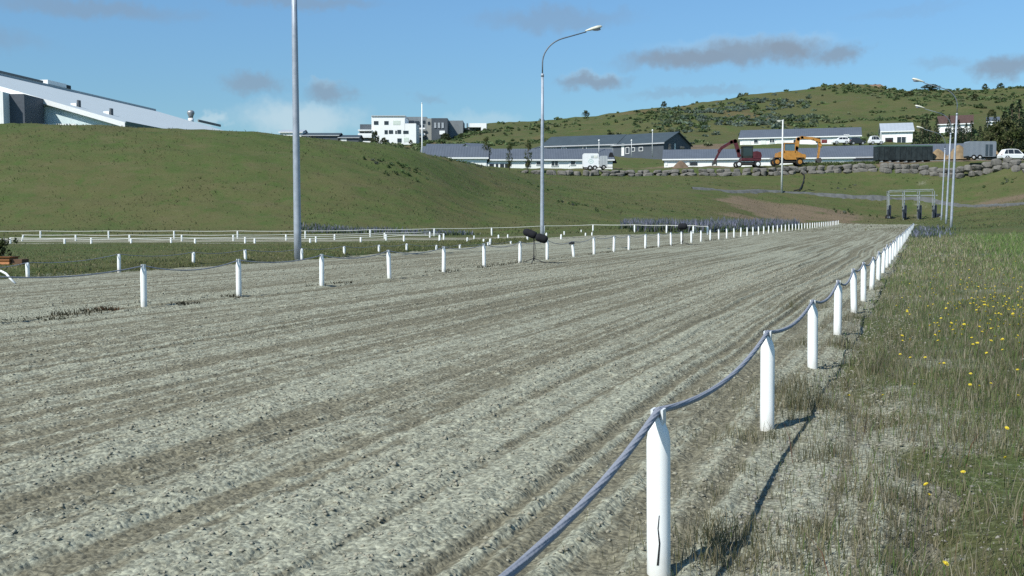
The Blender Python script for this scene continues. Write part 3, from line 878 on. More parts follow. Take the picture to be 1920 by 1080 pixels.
def small_lamp(px, y0, y1, Y, lab):
    b = at(px, y0, Y); tp = at(px, y1, Y); h = tp.z - b.z
    t = thing('lamp_post', lab, 'lamp post', b, 0, 'short lamp posts near the stables')
    MB().tube([(0, 0, -.5), (0, 0, h - .3)], [.07, .06], 8).build('pole', M('pale_pole', (.6, .62, .6), .5), t)
    MB().ball((0, 0, h - .15), (.17, .17, .2), 10, 6).build('lamp_head', WHITE, t)
small_lamp(1123, 290, 262, 186, 'short white lamp post above the white stable right end')
small_lamp(1184, 292, 262, 205, 'short white lamp post before the middle of the dark house')
small_lamp(1223, 290, 243, 205, 'taller thin pole before the right part of dark house')
b = at(791.5, 283, 113); b.z = tz1(b.x, b.y)
t = thing('flagpole', 'bare white flagpole on the grass bank before the white apartments', 'flagpole', b, 0)
MB().tube([(0, 0, -.4), (0, 0, 1.4), (0, 0, 5.6)], [.085, .075, .05], 10).build('pole', WHITE, t)
MB().ball((0, 0, 5.66), (.07, .07, .07), 8, 6).build('finial', WHITE, t)
MB().box(-.12, .12, -.12, .12, -.3, .12, .02).build('foot', STEEL, t)

# ------------------------------------------------------------------ microphones
def mic_stand(px, yb, Y, lab, big=True):
    b = at(px, yb, Y); b.z = tz1(b.x, b.y) + .01
    t = thing('microphone_stand', lab, 'microphone', b, 0, 'microphones beside the track')
    s = 1.0
    MB().tube([(0, 0, .05), (0, 0, .62)], .012, 8).build('pole', DARK, t)
    MB().tube([(0, 0, .10), (0, 0, .20)], .022, 8).build('collar', DARK, t)
    for a in (2.9, 5.9, 4.5):
        MB().tube([(0, 0, .13), (math.cos(a) * .16, math.sin(a) * .16, .075), (math.cos(a) * .34, math.sin(a) * .34, .0)], .010, 6).build('leg', DARK, t)
    def shield(name, p, q_, r):
        p, q_ = Vector(p), Vector(q_); pts = []; rad = []
        for k in range(9):
            f = k / 8; pts.append(p.lerp(q_, f)); rad.append(r * (.55 if k in (0, 8) else (.9 if k in (1, 7) else 1)))
        mb = MB().tube(pts, rad, 16)
        o = mb.build(name, BLACK, t)
        return o
    if big:
        shield('windshield', (-.27, .10, .86), (.07, -.02, .73), .105)
        shield('windshield', (.05, -.12, .72), (.36, -.16, .62), .112)
    else:
        shield('windshield', (-.20, .0, .80), (.20, -.05, .80), .14)
    MB().bar((0, 0, .60), (0, 0, .70), .03, .03).build('clamp', DARK, t)
    cb = [(0.01, -.02, .60), (.05, -.03, .40), (.06, -.02, .22), (.02, -.02, .06), (.35, -.05, .012), (.9, .1, .012)]
    MB().tube(cb, .006, 6).build('cable', DARK, t)
    return t
mic_stand(1001, 494, 27.3, 'black tripod with two furry microphone windshields by left track row')
mic_stand(1279.5, 457, 44.6, 'black stand with a single dark windshield farther along the left row', False)

# ------------------------------------------------------------------ planter and bent white pipe on the infield
b = at(8, 484, 28); b.z = tz1(b.x, b.y)
t = thing('flower_planter', 'orange wooden planter box with a bushy plant at the left frame edge', 'planter', b, 0)
WOOD = ribbed('planter_wood', (.36, .15, .055), 9, 2, .7, .25, .4)
MB().box(-.55, .26, -.26, .26, 0, .20).build('box', WOOD, t)
MB().box(-.58, .29, -.29, .29, .201, .23).build('rim', WOOD, t)
MB().box(.30, .58, -.2, .2, 0, .16).build('crate', M('dark_wood', (.13, .075, .045), .8, .3), t)
PLANTER = t
b = at(0, 520, 19.6); b.z = 0.0
pts = [(-.5, .1, .0), (-.42, .1, .17), (-.25, .05, .235), (0.02, 0, .24), (.13, -.02, .19), (.22, -.05, .10), (.34, -.1, .0)]
o = MB().tube([b + Vector(p) for p in pts], .022, 10).build('bent_pipe', WHITE)
tag(o, 'bent white pipe hoop lying on the sand at left frame edge', 'pipe')

# ------------------------------------------------------------------ starting gate
def start_gate():
    b = at(1709, 415.5, 147)
    b.z = tz1(b.x, b.y)
    t = thing('starting_gate', 'grey steel starting gate with padded stall frames at far track end', 'starting gate', b, -.12)
    k = 147 / 1904.1
    GM = M('gate_steel', (.34, .37, .37), .45, .2, 2, metal=.3)
    PADM = M('gate_padding', (.025, .035, .05), .8, .3)
    wpx = lambda px: (px - 1709) * k
    hz = lambda py: (415.5 - py) * k
    top = MB()
    for y in (-.9, .9):
        top.bar((wpx(1666), y, hz(362) - y * .1), (wpx(1744), y, hz(360) - y * .1), .09, .09)
    for px in (1666, 1694, 1718, 1744):
        top.bar((wpx(px), -.9, hz(361)), (wpx(px), .9, hz(361) - .1), .08, .08)
    top.build('top_rail', GM, t)
    mid = MB()
    mid.bar((wpx(1662), -.7, hz(370)), (wpx(1752), -.7, hz(370)), .12, .14)
    mid.build('cross_beam', GM, t)
    for px in (1665, 1693, 1720, 1747):
        d = MB()
        for dx, y in ((-2, -.9), (2.5, .9), (4.5, .2)):
            d.bar((wpx(px + dx), y, 0), (wpx(px + dx * .6), y, hz(362)), .09, .09)
        d.bar((wpx(px - 2), -.9, hz(397)), (wpx(px + 2.5), .9, hz(397)), .07, .07)
        d.bar((wpx(px - 2), -.9, hz(406)), (wpx(px + 4), .9, hz(406)), .07, .07)
        st = d.build('stall_frame', GM, t)
        MB().box(wpx(px - 2.6), wpx(px - .4), -1.0, -.75, hz(413), hz(396), .05).build('pad', PADM, st)
        MB().box(wpx(px + 2.4), wpx(px + 5.0), -.6, .9, hz(413.5), hz(388), .06).build('pad', PADM, st)
    for px in (1664, 1757):
        wl = MB().disc_y((wpx(px), .38), .40, -.95, -.7, 18).build('wheel', RUBBER, t)
        MB().disc_y((wpx(px), .38), .18, -.97, -.951, 12).build('rim', GM, wl)
    MB().box(wpx(1751), wpx(1761), -.6, .6, .25, .9, .06).build('machine_box', PADM, t)
    return t
start_gate()

# ------------------------------------------------------------------ boulder wall
STONE, q = new_mat('boulder_stone')
oc = q.n('ShaderNodeNewGeometry').outputs['Position']
n1 = q.noise(oc, 1.3, 3, .6); n2 = q.noise(oc, 5.0, 5, .7)
cst = q.mix(n1.outputs['Fac'], (.10, .097, .086, 1), (.19, .182, .162, 1))
finish(q, q.mix(q.ramp(n2.outputs['Fac'], .5, .75), cst, (.15, .15, .13, 1)), .9, n2.outputs['Fac'], .6, .15)
def boulder(mb, c, r, rr):
    # blocky broken stone: a squared-off ball with a few facets knocked off
    n, m = 12, 7; vs = []
    pl = [(Vector((rr.gauss(0, 1), -abs(rr.gauss(0, 1)) , rr.gauss(0, .8))).normalized(), rr.uniform(.72, .98)) for _ in range(7)]
    sk = rr.uniform(-.25, .25); tw = rr.uniform(-.2, .2)
    for i in range(m + 1):
        ph = math.pi * i / m
        for k in range(n):
            t = 2 * math.pi * k / n
            f = lambda v: math.copysign(abs(v) ** .55, v)
            p = Vector((f(math.cos(t)) * math.sin(ph) ** .5, f(math.sin(t)) * math.sin(ph) ** .5, f(math.cos(ph))))
            for nn, dd in pl:
                e = p.dot(nn) - dd
                if e > 0: p -= nn * e
            p.x += sk * p.z + rr.uniform(-.04, .04); p.z += tw * p.x
            vs.append((c[0] + p.x * r[0], c[1] + p.y * r[1], c[2] + p.z * r[2]))
    mb.add(vs, [(i * n + k, (i + 1) * n + k, (i + 1) * n + (k + 1) % n, i * n + (k + 1) % n) for i in range(m) for k in range(n)], False)
wall = MB()
rr = random.Random(4)
def wallY(px): return np.interp(px, [960, 1020, 1150, 1300, 1450, 1600, 1720, 1920, 2300], [172.5, 172.8, 173.8, 173.8, 173.8, 173.0, 171.0, 160.2, 155])
px = 985.0
while px < 2200:
    tall = np.interp(px, [985, 1100, 1300, 1500, 1640, 1700, 1920, 2200], [.62, .95, 1.3, 1.35, 1.5, 1.75, 1.9, 1.9])
    nc = 1 if tall < 1.0 else 2
    Yw = float(wallY(px))
    adv = 0
    zb = tz1((px - 960) / 1904.1 * (Yw - .6), Yw - .6)
    for c in range(nc):
        w_ = rr.uniform(.55, 1.05) * (1.0 if nc == 1 else .95)
        h_ = tall / nc * rr.uniform(.9, 1.25)
        X = (px + rr.uniform(-4, 4) - 960) / 1904.1 * Yw
        boulder(wall, (X, Yw - .25 + c * .35 + rr.uniform(-.12, .12), zb + h_ * .35 + c * tall * .5), (w_, .6, h_ * .58), rr)
        adv = max(adv, w_ * 1.72)
    px += adv * 1904.1 / Yw
o = wall.build('boulder_wall', STONE)
tag(o, 'long retaining wall of rough grey boulders below the stable yard', 'wall')

# ------------------------------------------------------------------ buildings
ROOFG = ribbed('grey_metal_roof', (.098, .115, .138), 2.2, 0, .5, .12, .25)
ROOFD = ribbed('dark_metal_roof', (.055, .075, .085), 2.0, 0, .55, .15, .2)
ROOFL = ribbed('light_metal_roof', (.36, .40, .44), 1.2, 0, .45, .08, .2)
WALLW = ribbed('white_wall', (.84, .86, .82), 3.0, 0, .6, .06, .08)
WALLC = ribbed('pale_render', (.86, .88, .86), .5, 2, .7, .05, .05)
WALLG = ribbed('grey_cladding', (.20, .225, .235), 3.0, 0, .6, .12, .15)
WALLD = ribbed('dark_cladding', (.075, .09, .105), 3.0, 0, .6, .12, .15)
DOORW = M('white_door', (.72, .74, .70), .5, .08)
REDM = M('dark_red_panel', (.16, .03, .03), .6, .2)
def house(name, label, cat, px0, px1, yb, Y, dep, hw, rise, wallm, roofm, wins=(), yaw=0.0, group=None, over=.35, found=1.2, hip=0.0, endwins=()):
    k = Y / 1904.1
    L = (px1 - px0) * k
    c = at((px0 + px1) / 2, yb, Y)
    c.y += dep / 2
    t = thing(name, label, cat, c, yaw, group)
    x0, x1, y0, y1 = -L / 2, L / 2, -dep / 2, dep / 2
    w = MB()
    w.prism([(y0, -found), (y1, -found), (y1, hw), (0, hw + rise), (y0, hw)], x0, x1)
    w.v = [(y, x, z) for x, y, z in w.v]      # profile runs across, extruded along the length
    w.f = [tuple(reversed(f)) for f in w.f]
    w.build('wall', wallm, t)
    th = .16
    sl = rise / (dep / 2)
    r = MB()
    for s in (-1, 1):
        ye = s * (dep / 2 + over); ze = hw - sl * over
        a = [(x0 - over, 0, hw + rise + .03), (x1 + over, 0, hw + rise + .03), (x1 + over - hip * 0, ye, ze + .03), (x0 - over, ye, ze + .03)]
        if hip:
            a[0] = (x0 + hip, 0, hw + rise + .03); a[1] = (x1 - hip, 0, hw + rise + .03)
        b2 = [(x, y, z + th) for x, y, z in a]
        fs = [(0, 1, 2, 3), (7, 6, 5, 4), (0, 4, 5, 1), (1, 5, 6, 2), (2, 6, 7, 3), (3, 7, 4, 0)]
        if s < 0: fs = [tuple(reversed(f)) for f in fs]
        r.add(a + b2, fs)
    if hip:
        for (xe, xr, s) in ((x0 - over, x0 + hip, -1), (x1 + over, x1 - hip, 1)):
            ze = hw - sl * over + .03 + th
            r.add([(xe, -dep / 2 - over, ze), (xe, dep / 2 + over, ze), (xr, 0, hw + rise + .03 + th)], [(0, 1, 2) if s < 0 else (2, 1, 0)])
    ro = r.build('roof', roofm, t)
    fa = MB().box(x0 - over, x1 + over, y0 - over - .06, y0 - over - .003, hw - sl * over - .12, hw - sl * over + .12)
    fa.build('fascia', WHITE if wallm in (WALLW, WALLC) else M('grey_trim', (.42, .44, .45), .5), t)
    for (wx0, wx1, wy0, wy1, kind) in wins:
        X0 = (wx0 - px0) * k - L / 2; X1 = (wx1 - px0) * k - L / 2
        Z0 = (yb - wy1) * k; Z1 = (yb - wy0) * k
        m_ = {'g': GLASS, 'd': M('dark_door', (.03, .035, .04), .5), 'w': DOORW, 'r': REDM, 'b': WHITE}[kind]
        nm = {'g': 'window', 'd': 'door', 'w': 'door', 'r': 'door', 'b': 'pillar'}[kind]
        o = MB().box(X0, X1, y0 - .07, y0 - .004, Z0, Z1).build(nm, m_, t)
        if kind == 'g':
            e = .09
            fr = MB().box(X0 - e, X1 + e, y0 - .10, y0 - .003, Z1 + .002, Z1 + e).box(X0 - e, X1 + e, y0 - .12, y0 - .003, Z0 - e, Z0 - .002)
            fr.box(X0 - e, X0 - .002, y0 - .10, y0 - .003, Z0 - .001, Z1 + .001).box(X1 + .002, X1 + e, y0 - .10, y0 - .003, Z0 - .001, Z1 + .001)
            if X1 - X0 > .9: fr.box((X0 + X1) / 2 - .04, (X0 + X1) / 2 + .04, y0 - .09, y0 - .072, Z0 + .001, Z1 - .001)
            fr.build('frame', WHITE, o)
    for (yy0, yy1, zz0, zz1, kind) in endwins:
        MB().box(x1 + .004, x1 + .06, yy0, yy1, zz0, zz1).build('window' if kind == 'g' else 'door', GLASS if kind == 'g' else DOORW, t)
    return t
# long white stable behind the boulder wall, left
house('stable', 'long white stable with grey roof beside the white horse trailer', 'stable', 914, 1148, 319, 183, 9, 1.95, 2.0, WALLW, ROOFG,
      [(918, 926, 307, 319, 'd'), (930, 934, 307, 319, 'd'), (938, 945, 307, 319, 'd'), (947, 956, 307, 319, 'd'), (985, 994, 303, 311, 'g'), (1006, 1015, 303, 309, 'g'), (1034, 1046, 302, 311, 'g'), (1070, 1078, 302, 309, 'g'), (1066, 1068, 303, 312, 'b')])
house('stable', 'grey roofed stable tucked behind the long white stable', 'stable', 900, 1062, 303, 205, 9, 1.2, 1.4, WALLW, ROOFG, [], 0)
t = house('house', 'small white gabled shed roof peeping up behind the white stable', 'house', 996, 1036, 303, 212, 9, 1.9, 1.2, WALLW, ROOFG, [], math.pi / 2 - .2)
house('stable', 'low grey roofed stable half hidden by the bank left of the poplar', 'stable', 790, 912, 310, 165, 9, 1.3, 1.9, WALLW, ROOFG, [(884, 888, 300, 305, 'b')])
house('house', 'small white gable at the left end of the stable rows', 'house', 872, 906, 296, 190, 8, 1.5, 1.3, WALLW, ROOFG, [], .5)
house('house', 'wide low house roof behind the bank right of the flagpole', 'house', 800, 880, 288, 215, 9, .9, 1.3, WALLG, ROOFG, [(842, 853, 282, 286, 'b')])
# dark houses
house('house', 'dark grey house with broad hipped roof, left of its twin gable', 'house', 1034, 1180, 291, 222, 13, 2.2, 2.4, WALLG, ROOFD,
      [(1052, 1062, 276, 282, 'g'), (1074, 1082, 276, 282, 'g'), (1116, 1122, 275, 281, 'g')], -.40)
t = house('house', 'dark house with steep gable end facing right above the red digger', 'house', 1142, 1286, 290, 216, 13, 2.3, 2.5, WALLD, ROOFD,
          [(1150, 1152, 280, 291, 'b'), (1154, 1157, 279, 291, 'd'), (1160, 1163, 279, 291, 'd'), (1168, 1174, 270, 278, 'd'), (1198, 1204, 268, 291, 'w'), (1208, 1214, 276, 287, 'g'), (1220, 1226, 277, 283, 'g'), (1236, 1243, 277, 283, 'g')], -.62,
          endwins=[(-4.5, -3.2, .3, 2.2, 'g'), (-1.6, -1.0, .3, 2.4, 'w'), (1.0, 3.2, .7, 2.0, 'g')])
# long low stable behind the diggers
house('stable', 'long low stable with slate grey roof and white wall behind both diggers', 'stable', 1256, 1600, 309, 190, 9.5, 1.25, 1.9, WALLW, ROOFG,
      [(1258, 1262, 299, 309, 'b'), (1298, 1303, 302, 309, 'w'), (1304, 1318, 303, 309, 'd'), (1345, 1347, 303, 309, 'd'), (1352, 1354, 303, 309, 'd'), (1425, 1432, 302, 309, 'd')], -.17)
house('stable', 'long pale grey stable roof behind the black container', 'stable', 1566, 1862, 297, 195, 9.5, .5, 2.3, WALLG, ROOFG, [], -.30)
house('house', 'white house with carport under a long grey roof above the stables', 'house', 1404, 1620, 277, 232, 11, 2.5, 2.1, WALLW, ROOFG,
      [(1408, 1424, 262, 276, 'w'), (1430, 1437, 260, 266, 'g'), (1442, 1452, 261, 277, 'w'), (1459, 1467, 259, 266, 'g'), (1471, 1486, 261, 277, 'w'), (1502, 1512, 262, 268, 'g'), (1542, 1550, 258, 268, 'd'), (1552, 1562, 263, 269, 'r'), (1572, 1590, 259, 276, 'w'), (1592, 1600, 255, 270, 'g')], -.30,
      endwins=[(-3.6, -2.6, .1, 2.2, 'w'), (-.8, .4, .1, 2.2, 'w'), (2.0, 3.2, .6, 2.0, 'g')])
house('house', 'white house with pale roof left of the spruces', 'house', 1668, 1722, 268, 228, 10, 2.7, 2.0, WALLW, ROOFL,
      [(1674, 1688, 258, 268, 'd'), (1695, 1710, 257, 268, 'g'), (1676, 1686, 262, 268, 'r')], -.30)
house('house', 'white walled house with rusty roof half hidden by spruces', 'house', 1778, 1836, 249, 252, 10, 2.3, 2.3, WALLW, M('rust_roof', (.085, .052, .042), .7, .3), [(1790, 1800, 240, 246, 'g'), (1812, 1820, 240, 246, 'g')], -.42)
house('house', 'tiny white house corner glimpsed at right between spruce trees', 'house', 1866, 1884, 242, 262, 8, 2.0, 1.3, WALLW, ROOFG, [(1872, 1877, 234, 239, 'g')], -.42)
for (a, b_, yb, lab) in [(566, 634, 264, 'dark roofed row house peeping over the bank, right of the tall lamp post'), (636, 672, 268, 'low dark house with a white window beside the apartment balconies'), (525, 566, 258, 'white shed roof peeping over the bank behind the tall lamp post')]:
    house('house', lab, 'house', a, b_, yb, 300, 9, 1.6, .9, WALLW if a == 525 else WALLD, ROOFD if a != 525 else ROOFL, [(a + 3, a + 14, yb - 8, yb - 3, 'w')] if a != 525 else [], 0)

# apartment block, built floor by floor
def block(parent, px0, px1, y0, y1, Y, dep, mat, name='wall', off=0.0):
    p0 = at(px0, y1, Y); p1 = at(px1, y0, Y)
    o = parent.location
    return MB().box(p0.x - o.x, p1.x - o.x, Y + off - o.y, Y + off + dep - o.y, p0.z - o.z, p1.z - o.z).build(name, mat, parent)
YA = 330.0
ap = thing('apartment_building', 'white flat-roofed apartment block with stacked balconies left of the flagpole', 'building', at(725, 278, YA), 0)
block(ap, 697, 759, 218, 280, YA, 12, WALLC)
block(ap, 759.1, 780, 231.5, 280, YA, 12, WALLC, 'wall')
block(ap, 671, 696.9, 255, 258, YA - 1.5, 8, WALLC, 'balcony_slab')
block(ap, 671, 696.9, 243, 245, YA - 1.5, 8, WALLC, 'balcony_slab')
block(ap, 671, 696.9, 250, 255, YA - 1.55, .15, WALLC, 'balcony_front')
block(ap, 671, 696.9, 264.5, 274, YA - 1.55, .15, WALLC, 'balcony_front')
block(ap, 674, 696.9, 245.1, 279, YA + 1.2, 8, WALLG, 'back_wall')
block(ap, 675, 696.9, 233, 242.9, YA + 2.5, 7, WALLD, 'penthouse')
block(ap, 696, 760, 216.6, 217.9, YA - .3, 12.6, M('parapet', (.5, .5, .5), .6), 'parapet')
for (a, b_, c_, d_) in [(701, 709.5, 227, 234), (720.5, 728.5, 227, 234), (721, 727, 244, 251.5), (729, 737, 244, 251), (741, 744, 245, 251), (745, 752, 243.5, 251), (756, 766, 245, 251), (745, 753, 259.5, 267), (721, 729, 262, 270), (676, 682, 246, 250), (686, 691, 246, 250), (676, 690, 259, 264)]:
    w_ = block(ap, a, b_, c_, d_, YA if a > 697 else YA + 1.19, .12, GLASS, 'window', -.06 if a > 697 else -.06)
for (a, b_, c_, d_) in [(737, 750.5, 226, 234), (757, 766, 258, 266)]:
    block(ap, a, b_, c_, d_, YA, .12, M('blind', (.62, .70, .62), .6), 'window', -.06)
g2 = thing('apartment_building', 'dark grey apartment block receding behind the flagpole', 'building', at(815, 262, 345), 0)
block(g2, 757, 800, 219, 268, 346, 14, WALLG)
block(g2, 800.1, 809, 222, 268, 344, 14, M('concrete', (.30, .31, .29), .8))
block(g2, 809.1, 839, 221.5, 266, 340, 14, WALLD)
block(g2, 839.1, 868, 226, 262, 348, 12, WALLG)
for (a, b_, c_, d_) in [(764, 776, 226, 231), (778, 786, 227, 233), (792, 797, 226, 231), (802, 806, 228, 233), (786, 795, 234, 239)]:
    block(g2, a, b_, c_, d_, 345.8 if a < 800 else 343.8, .2, GLASS, 'window', -.01)
for (a, b_, c_, d_) in [(814, 818, 230, 240), (821, 825, 230, 240), (828, 832, 230, 240)]:
    block(g2, a, b_, c_, d_, 339.8, .2, M('pale_panel', (.35, .38, .40), .5), 'window', -.01)
block(g2, 786, 797, 239.5, 242, 343, 2.5, WALLC, 'balcony')
block(g2, 786, 797, 250, 254, 343, 2.5, WALLC, 'balcony')
block(g2, 824, 834, 245, 252, 338.5, 1.2, WALLC, 'balcony')
g3 = thing('apartment_building', 'white boxy villas at the right end of the apartment blocks', 'building', at(880, 256, 352), 0)
block(g3, 845, 857, 236, 258, 352, 8, WALLC, 'stair_tower')
block(g3, 857.1, 880, 240, 258, 356, 8, WALLG)
block(g3, 880.1, 912, 231, 238.5, 352, 10, WALLC)
block(g3, 902, 912, 238.6, 252, 352, 10, WALLC)
block(g3, 880.1, 901.9, 238.6, 252, 355, 8, WALLG)
block(g3, 869, 871, 231, 240, 354, 1, WALLD, 'pillar')
block(g3, 875, 877, 231, 240, 354, 1, WALLD, 'pillar')

# riding hall on the left behind the bank
def riding_hall():
    ax = Vector((.122, .9925, 0)); pp = Vector((.9925, -.122, 0))     # along the ridge / across to the right
    YC = 125.0
    C = at(228, 228, YC)
    S, slope, Lb = 42.0, .285, 92.0
    ang = -math.atan2(ax.x, ax.y)
    t = thing('riding_hall', 'huge white riding hall with pale ribbed roof behind the left bank', 'building', C, ang)
    # local frame: x = across to the right, y = along the ridge, z up; origin at the near right eave corner
    zg = -4.5
    w = MB()
    w.add([(0, 0, zg), (0, 0, -.45), (-S, 0, S * slope - .45), (-2 * S, 0, -.45), (-2 * S, 0, zg)], [(0, 1, 2, 3, 4)])
    w.build('gable_wall', ribbed('hall_cladding', (.62, .74, .74), 1.0, 0, .55, .05, .15), t)
    w = MB().box(-.3, -.02, .02, Lb - .02, zg, -.5)
    w.build('side_wall', WALLG, t)  # the grey colour stands in for shade on this side of the hall
    MB().add([(-S * 2, Lb, zg), (-2 * S, Lb, -.45), (-S, Lb, S * slope - .45), (0, Lb, -.45), (0, Lb, zg)], [(0, 1, 2, 3, 4)]).box(-2 * S + .02, -2 * S + .3, .02, Lb - .02, zg, -.3).build('back_wall', WALLG, t)
    r = MB(); th = .35
    for s in (0, 1):
        x0 = .8 if s == 0 else -2 * S - .8
        a = [(x0, -.6, -.8 * slope), (-S, -.6, S * slope), (-S, Lb + .6, S * slope), (x0, Lb + .6, -.8 * slope)]
        b = list(a); a = [(x, y, z - th) for x, y, z in b]
        fs = [(3, 2, 1, 0), (4, 5, 6, 7), (0, 1, 5, 4), (1, 2, 6, 5), (2, 3, 7, 6), (3, 0, 4, 7)]
        if s: fs = [tuple(reversed(f)) for f in fs]
        r.add(a + b, fs)
    r.build('roof', ribbed('hall_roof', (.47, .53, .54), .9, 1, .5, .06, .15), t)
    fa = MB()
    fa.add([(.8, -.75, -.8 * slope - .55), (-S, -.75, S * slope - .55), (-S, -.75, S * slope + .06), (.8, -.75, -.8 * slope + .06), (.8, -.61, -.8 * slope - .55), (-S, -.61, S * slope - .55), (-S, -.61, S * slope + .06), (.8, -.61, -.8 * slope + .06)],
           [(0, 3, 2, 1), (4, 5, 6, 7), (0, 4, 7, 3), (1, 2, 6, 5), (3, 7, 6, 2), (0, 1, 5, 4)])
    fa.build('fascia', WHITE, t)
    MB().box(.81, .9, -.6, Lb, -.8 * slope - .25, -.8 * slope + .2).build('gutter', M('gutter', (.10, .16, .13), .5), t)
    # things standing on the visible slope
    inv = Matrix.Rotation(-ang, 4, 'Z')
    nloc = Vector((slope, 0, 1)).normalized()
    def on_roof(px, py):
        u, dy, dz = ray(px, py)
        d = (inv @ Vector((u, dy, dz)))
        o = inv @ (Vector((0, 0, H0)) - C)
        p = Vector((0, 0, 0))
        kk = (p - o).dot(nloc) / d.dot(nloc)
        return o + d * kk
    for px, py in ((143, 199), (204, 214)):
        p = on_roof(px, py)
        v = MB().box(p.x - .55, p.x + .25, p.y - .4, p.y + .4, p.z - .4, p.z + .35).build('roof_vent', WHITE, t)
        MB().box(p.x + .26, p.x + .48, p.y - .3, p.y + .3, p.z - .4, p.z + .75).build('hood', M('hood_grey', (.10, .11, .12), .6), v)
    p = on_roof(358, 226)
    v = MB().tube([(p.x, p.y, p.z - .6), (p.x, p.y, p.z + .45)], .60, 14).build('chimney', WHITE, t)
    MB().tube([(p.x, p.y, p.z + .451), (p.x, p.y, p.z + .9), (p.x, p.y, p.z + 1.6), (p.x, p.y, p.z + 1.95), (p.x, p.y, p.z + 2.2)], [.45, .5, .80, .74, .5], 14).build('cowl', M('cowl_metal', (.35, .36, .36), .4, .15, metal=.5), v)
    p = on_roof(385, 229)
    MB().box(p.x - .15, p.x + .15, p.y - 4, p.y + 9, p.z - .3, p.z + .25).build('roof_rail', M('grey_trim2', (.2, .2, .2), .6), t)
    # ridge ventilators
    zr = S * slope
    MB().box(-S - 1.2, -S + 1.2, 0, Lb, zr - .4, zr + .08).build('ridge_cap', M('ridge_metal', (.40, .44, .45), .5), t)
    def ridge_y(px):
        best = min(range(0, 880), key=lambda i: abs(proj(C + (inv.inverted() @ Vector((-S, i * .1, zr)))) - px))
        return best * .1
    def proj(P_):
        rx, ry, rz = P_.x, P_.y, P_.z - H0
        d = ry * CT - rz * ST
        return 960 + F * rx / d
    ya, yb = ridge_y(77), ridge_y(112)
    v = MB().box(-S - .9, -S + 1.3, ya, yb, zr + .081, zr + .80).build('ridge_ventilator', WHITE, t)
    MB().box(-S - .9, -S + 1.3, yb + .01, yb + 1.5, zr + .081, zr + .7).build('grille', DARK, v)
    ya, yb = max(0, ridge_y(0) - 6), ridge_y(68)
    MB().box(-S - .9, -S + 1.3, ya, yb, zr + .081, zr + .42).build('ridge_ventilator', M('vent_grey', (.16, .17, .17), .6), t)
    # lower annexe at the gable, with the shade on its end wall painted dark
    o = at(0, 232, 119)
    def bx(px0, px1, y0, y1, Y, dep, mat, nm):
        p0 = at(px0, y1, Y); p1 = at(px1, y0, Y)
        vs = [Vector((x, y, z)) for z in (p0.z, p1.z) for y in (Y, Y + dep) for x in (p0.x, p1.x)]
        vs = [inv @ (v - C) for v in vs]
        MB().add(vs, [(0, 2, 3, 1), (4, 5, 7, 6), (0, 1, 5, 4), (2, 6, 7, 3), (0, 4, 6, 2), (1, 3, 7, 5)]).build(nm, mat, t)
    bx(-60, 5, 172, 250, 119.0, 7, WALLW, 'annexe_wall')
    bx(5.1, 45, 176, 250, 120.5, 5, M('annexe_shaded_panel', (.085, .10, .12), .6, .1), 'annexe_end_wall')
    bx(72, 143, 232, 240, 124.0, .4, WALLW, 'low_fence')
    for q_ in (88, 107, 125):
        bx(q_ - .6, q_ + .6, 231.8, 240, 123.9, .08, DARK, 'fence_gap')
    # slanting return wall of the annexe
    P_ = [at(45.1, 179.5, 120.5), at(62, 216, 124), at(62, 250, 124), at(45.1, 250, 120.5)]
    vs = [inv @ (p - C) for p in P_] + [inv @ (p + Vector((-1.2, .3, 0)) - C) for p in P_]
    MB().add(vs, [(0, 1, 2, 3), (7, 6, 5, 4), (0, 4, 5, 1), (1, 5, 6, 2), (2, 6, 7, 3), (3, 7, 4, 0)]).build('annexe_return', M('annexe_shaded_panel2', (.06, .075, .10), .6, .1), t)
riding_hall()

# ------------------------------------------------------------------ vehicles
def wheel(parent, x, z, r, yc, w, rimmat, rimr=.55):
    wl = MB()
    ring = [(r * .80, -w / 2), (r * .96, -w / 2 + w * .12), (r, -w * .2), (r, w * .2), (r * .96, w / 2 - w * .12), (r * .80, w / 2)]
    n = 22; vs = []
    for rr_, yy in ring:
        for k in range(n):
            a = 2 * math.pi * k / n
            vs.append((x + rr_ * math.cos(a), yc + yy, z + rr_ * math.sin(a)))
    fs = [(i * n + k, i * n + (k + 1) % n, (i + 1) * n + (k + 1) % n, (i + 1) * n + k) for i in range(5) for k in range(n)]
    fs += [tuple(range(n - 1, -1, -1)), tuple(5 * n + k for k in range(n))]
    wl.add([(v[0], v[1], v[2]) for v in vs], [tuple(reversed(f)) for f in fs], False)
    o = wl.build('wheel', RUBBER, parent)
    MB().disc_y((x, z), r * rimr, yc - w / 2 - .03, yc - w / 2 - .002, 16).disc_y((x, z), r * .16, yc - w / 2 - .07, yc - w / 2 - .031, 8).build('rim', rimmat, o)
    return o
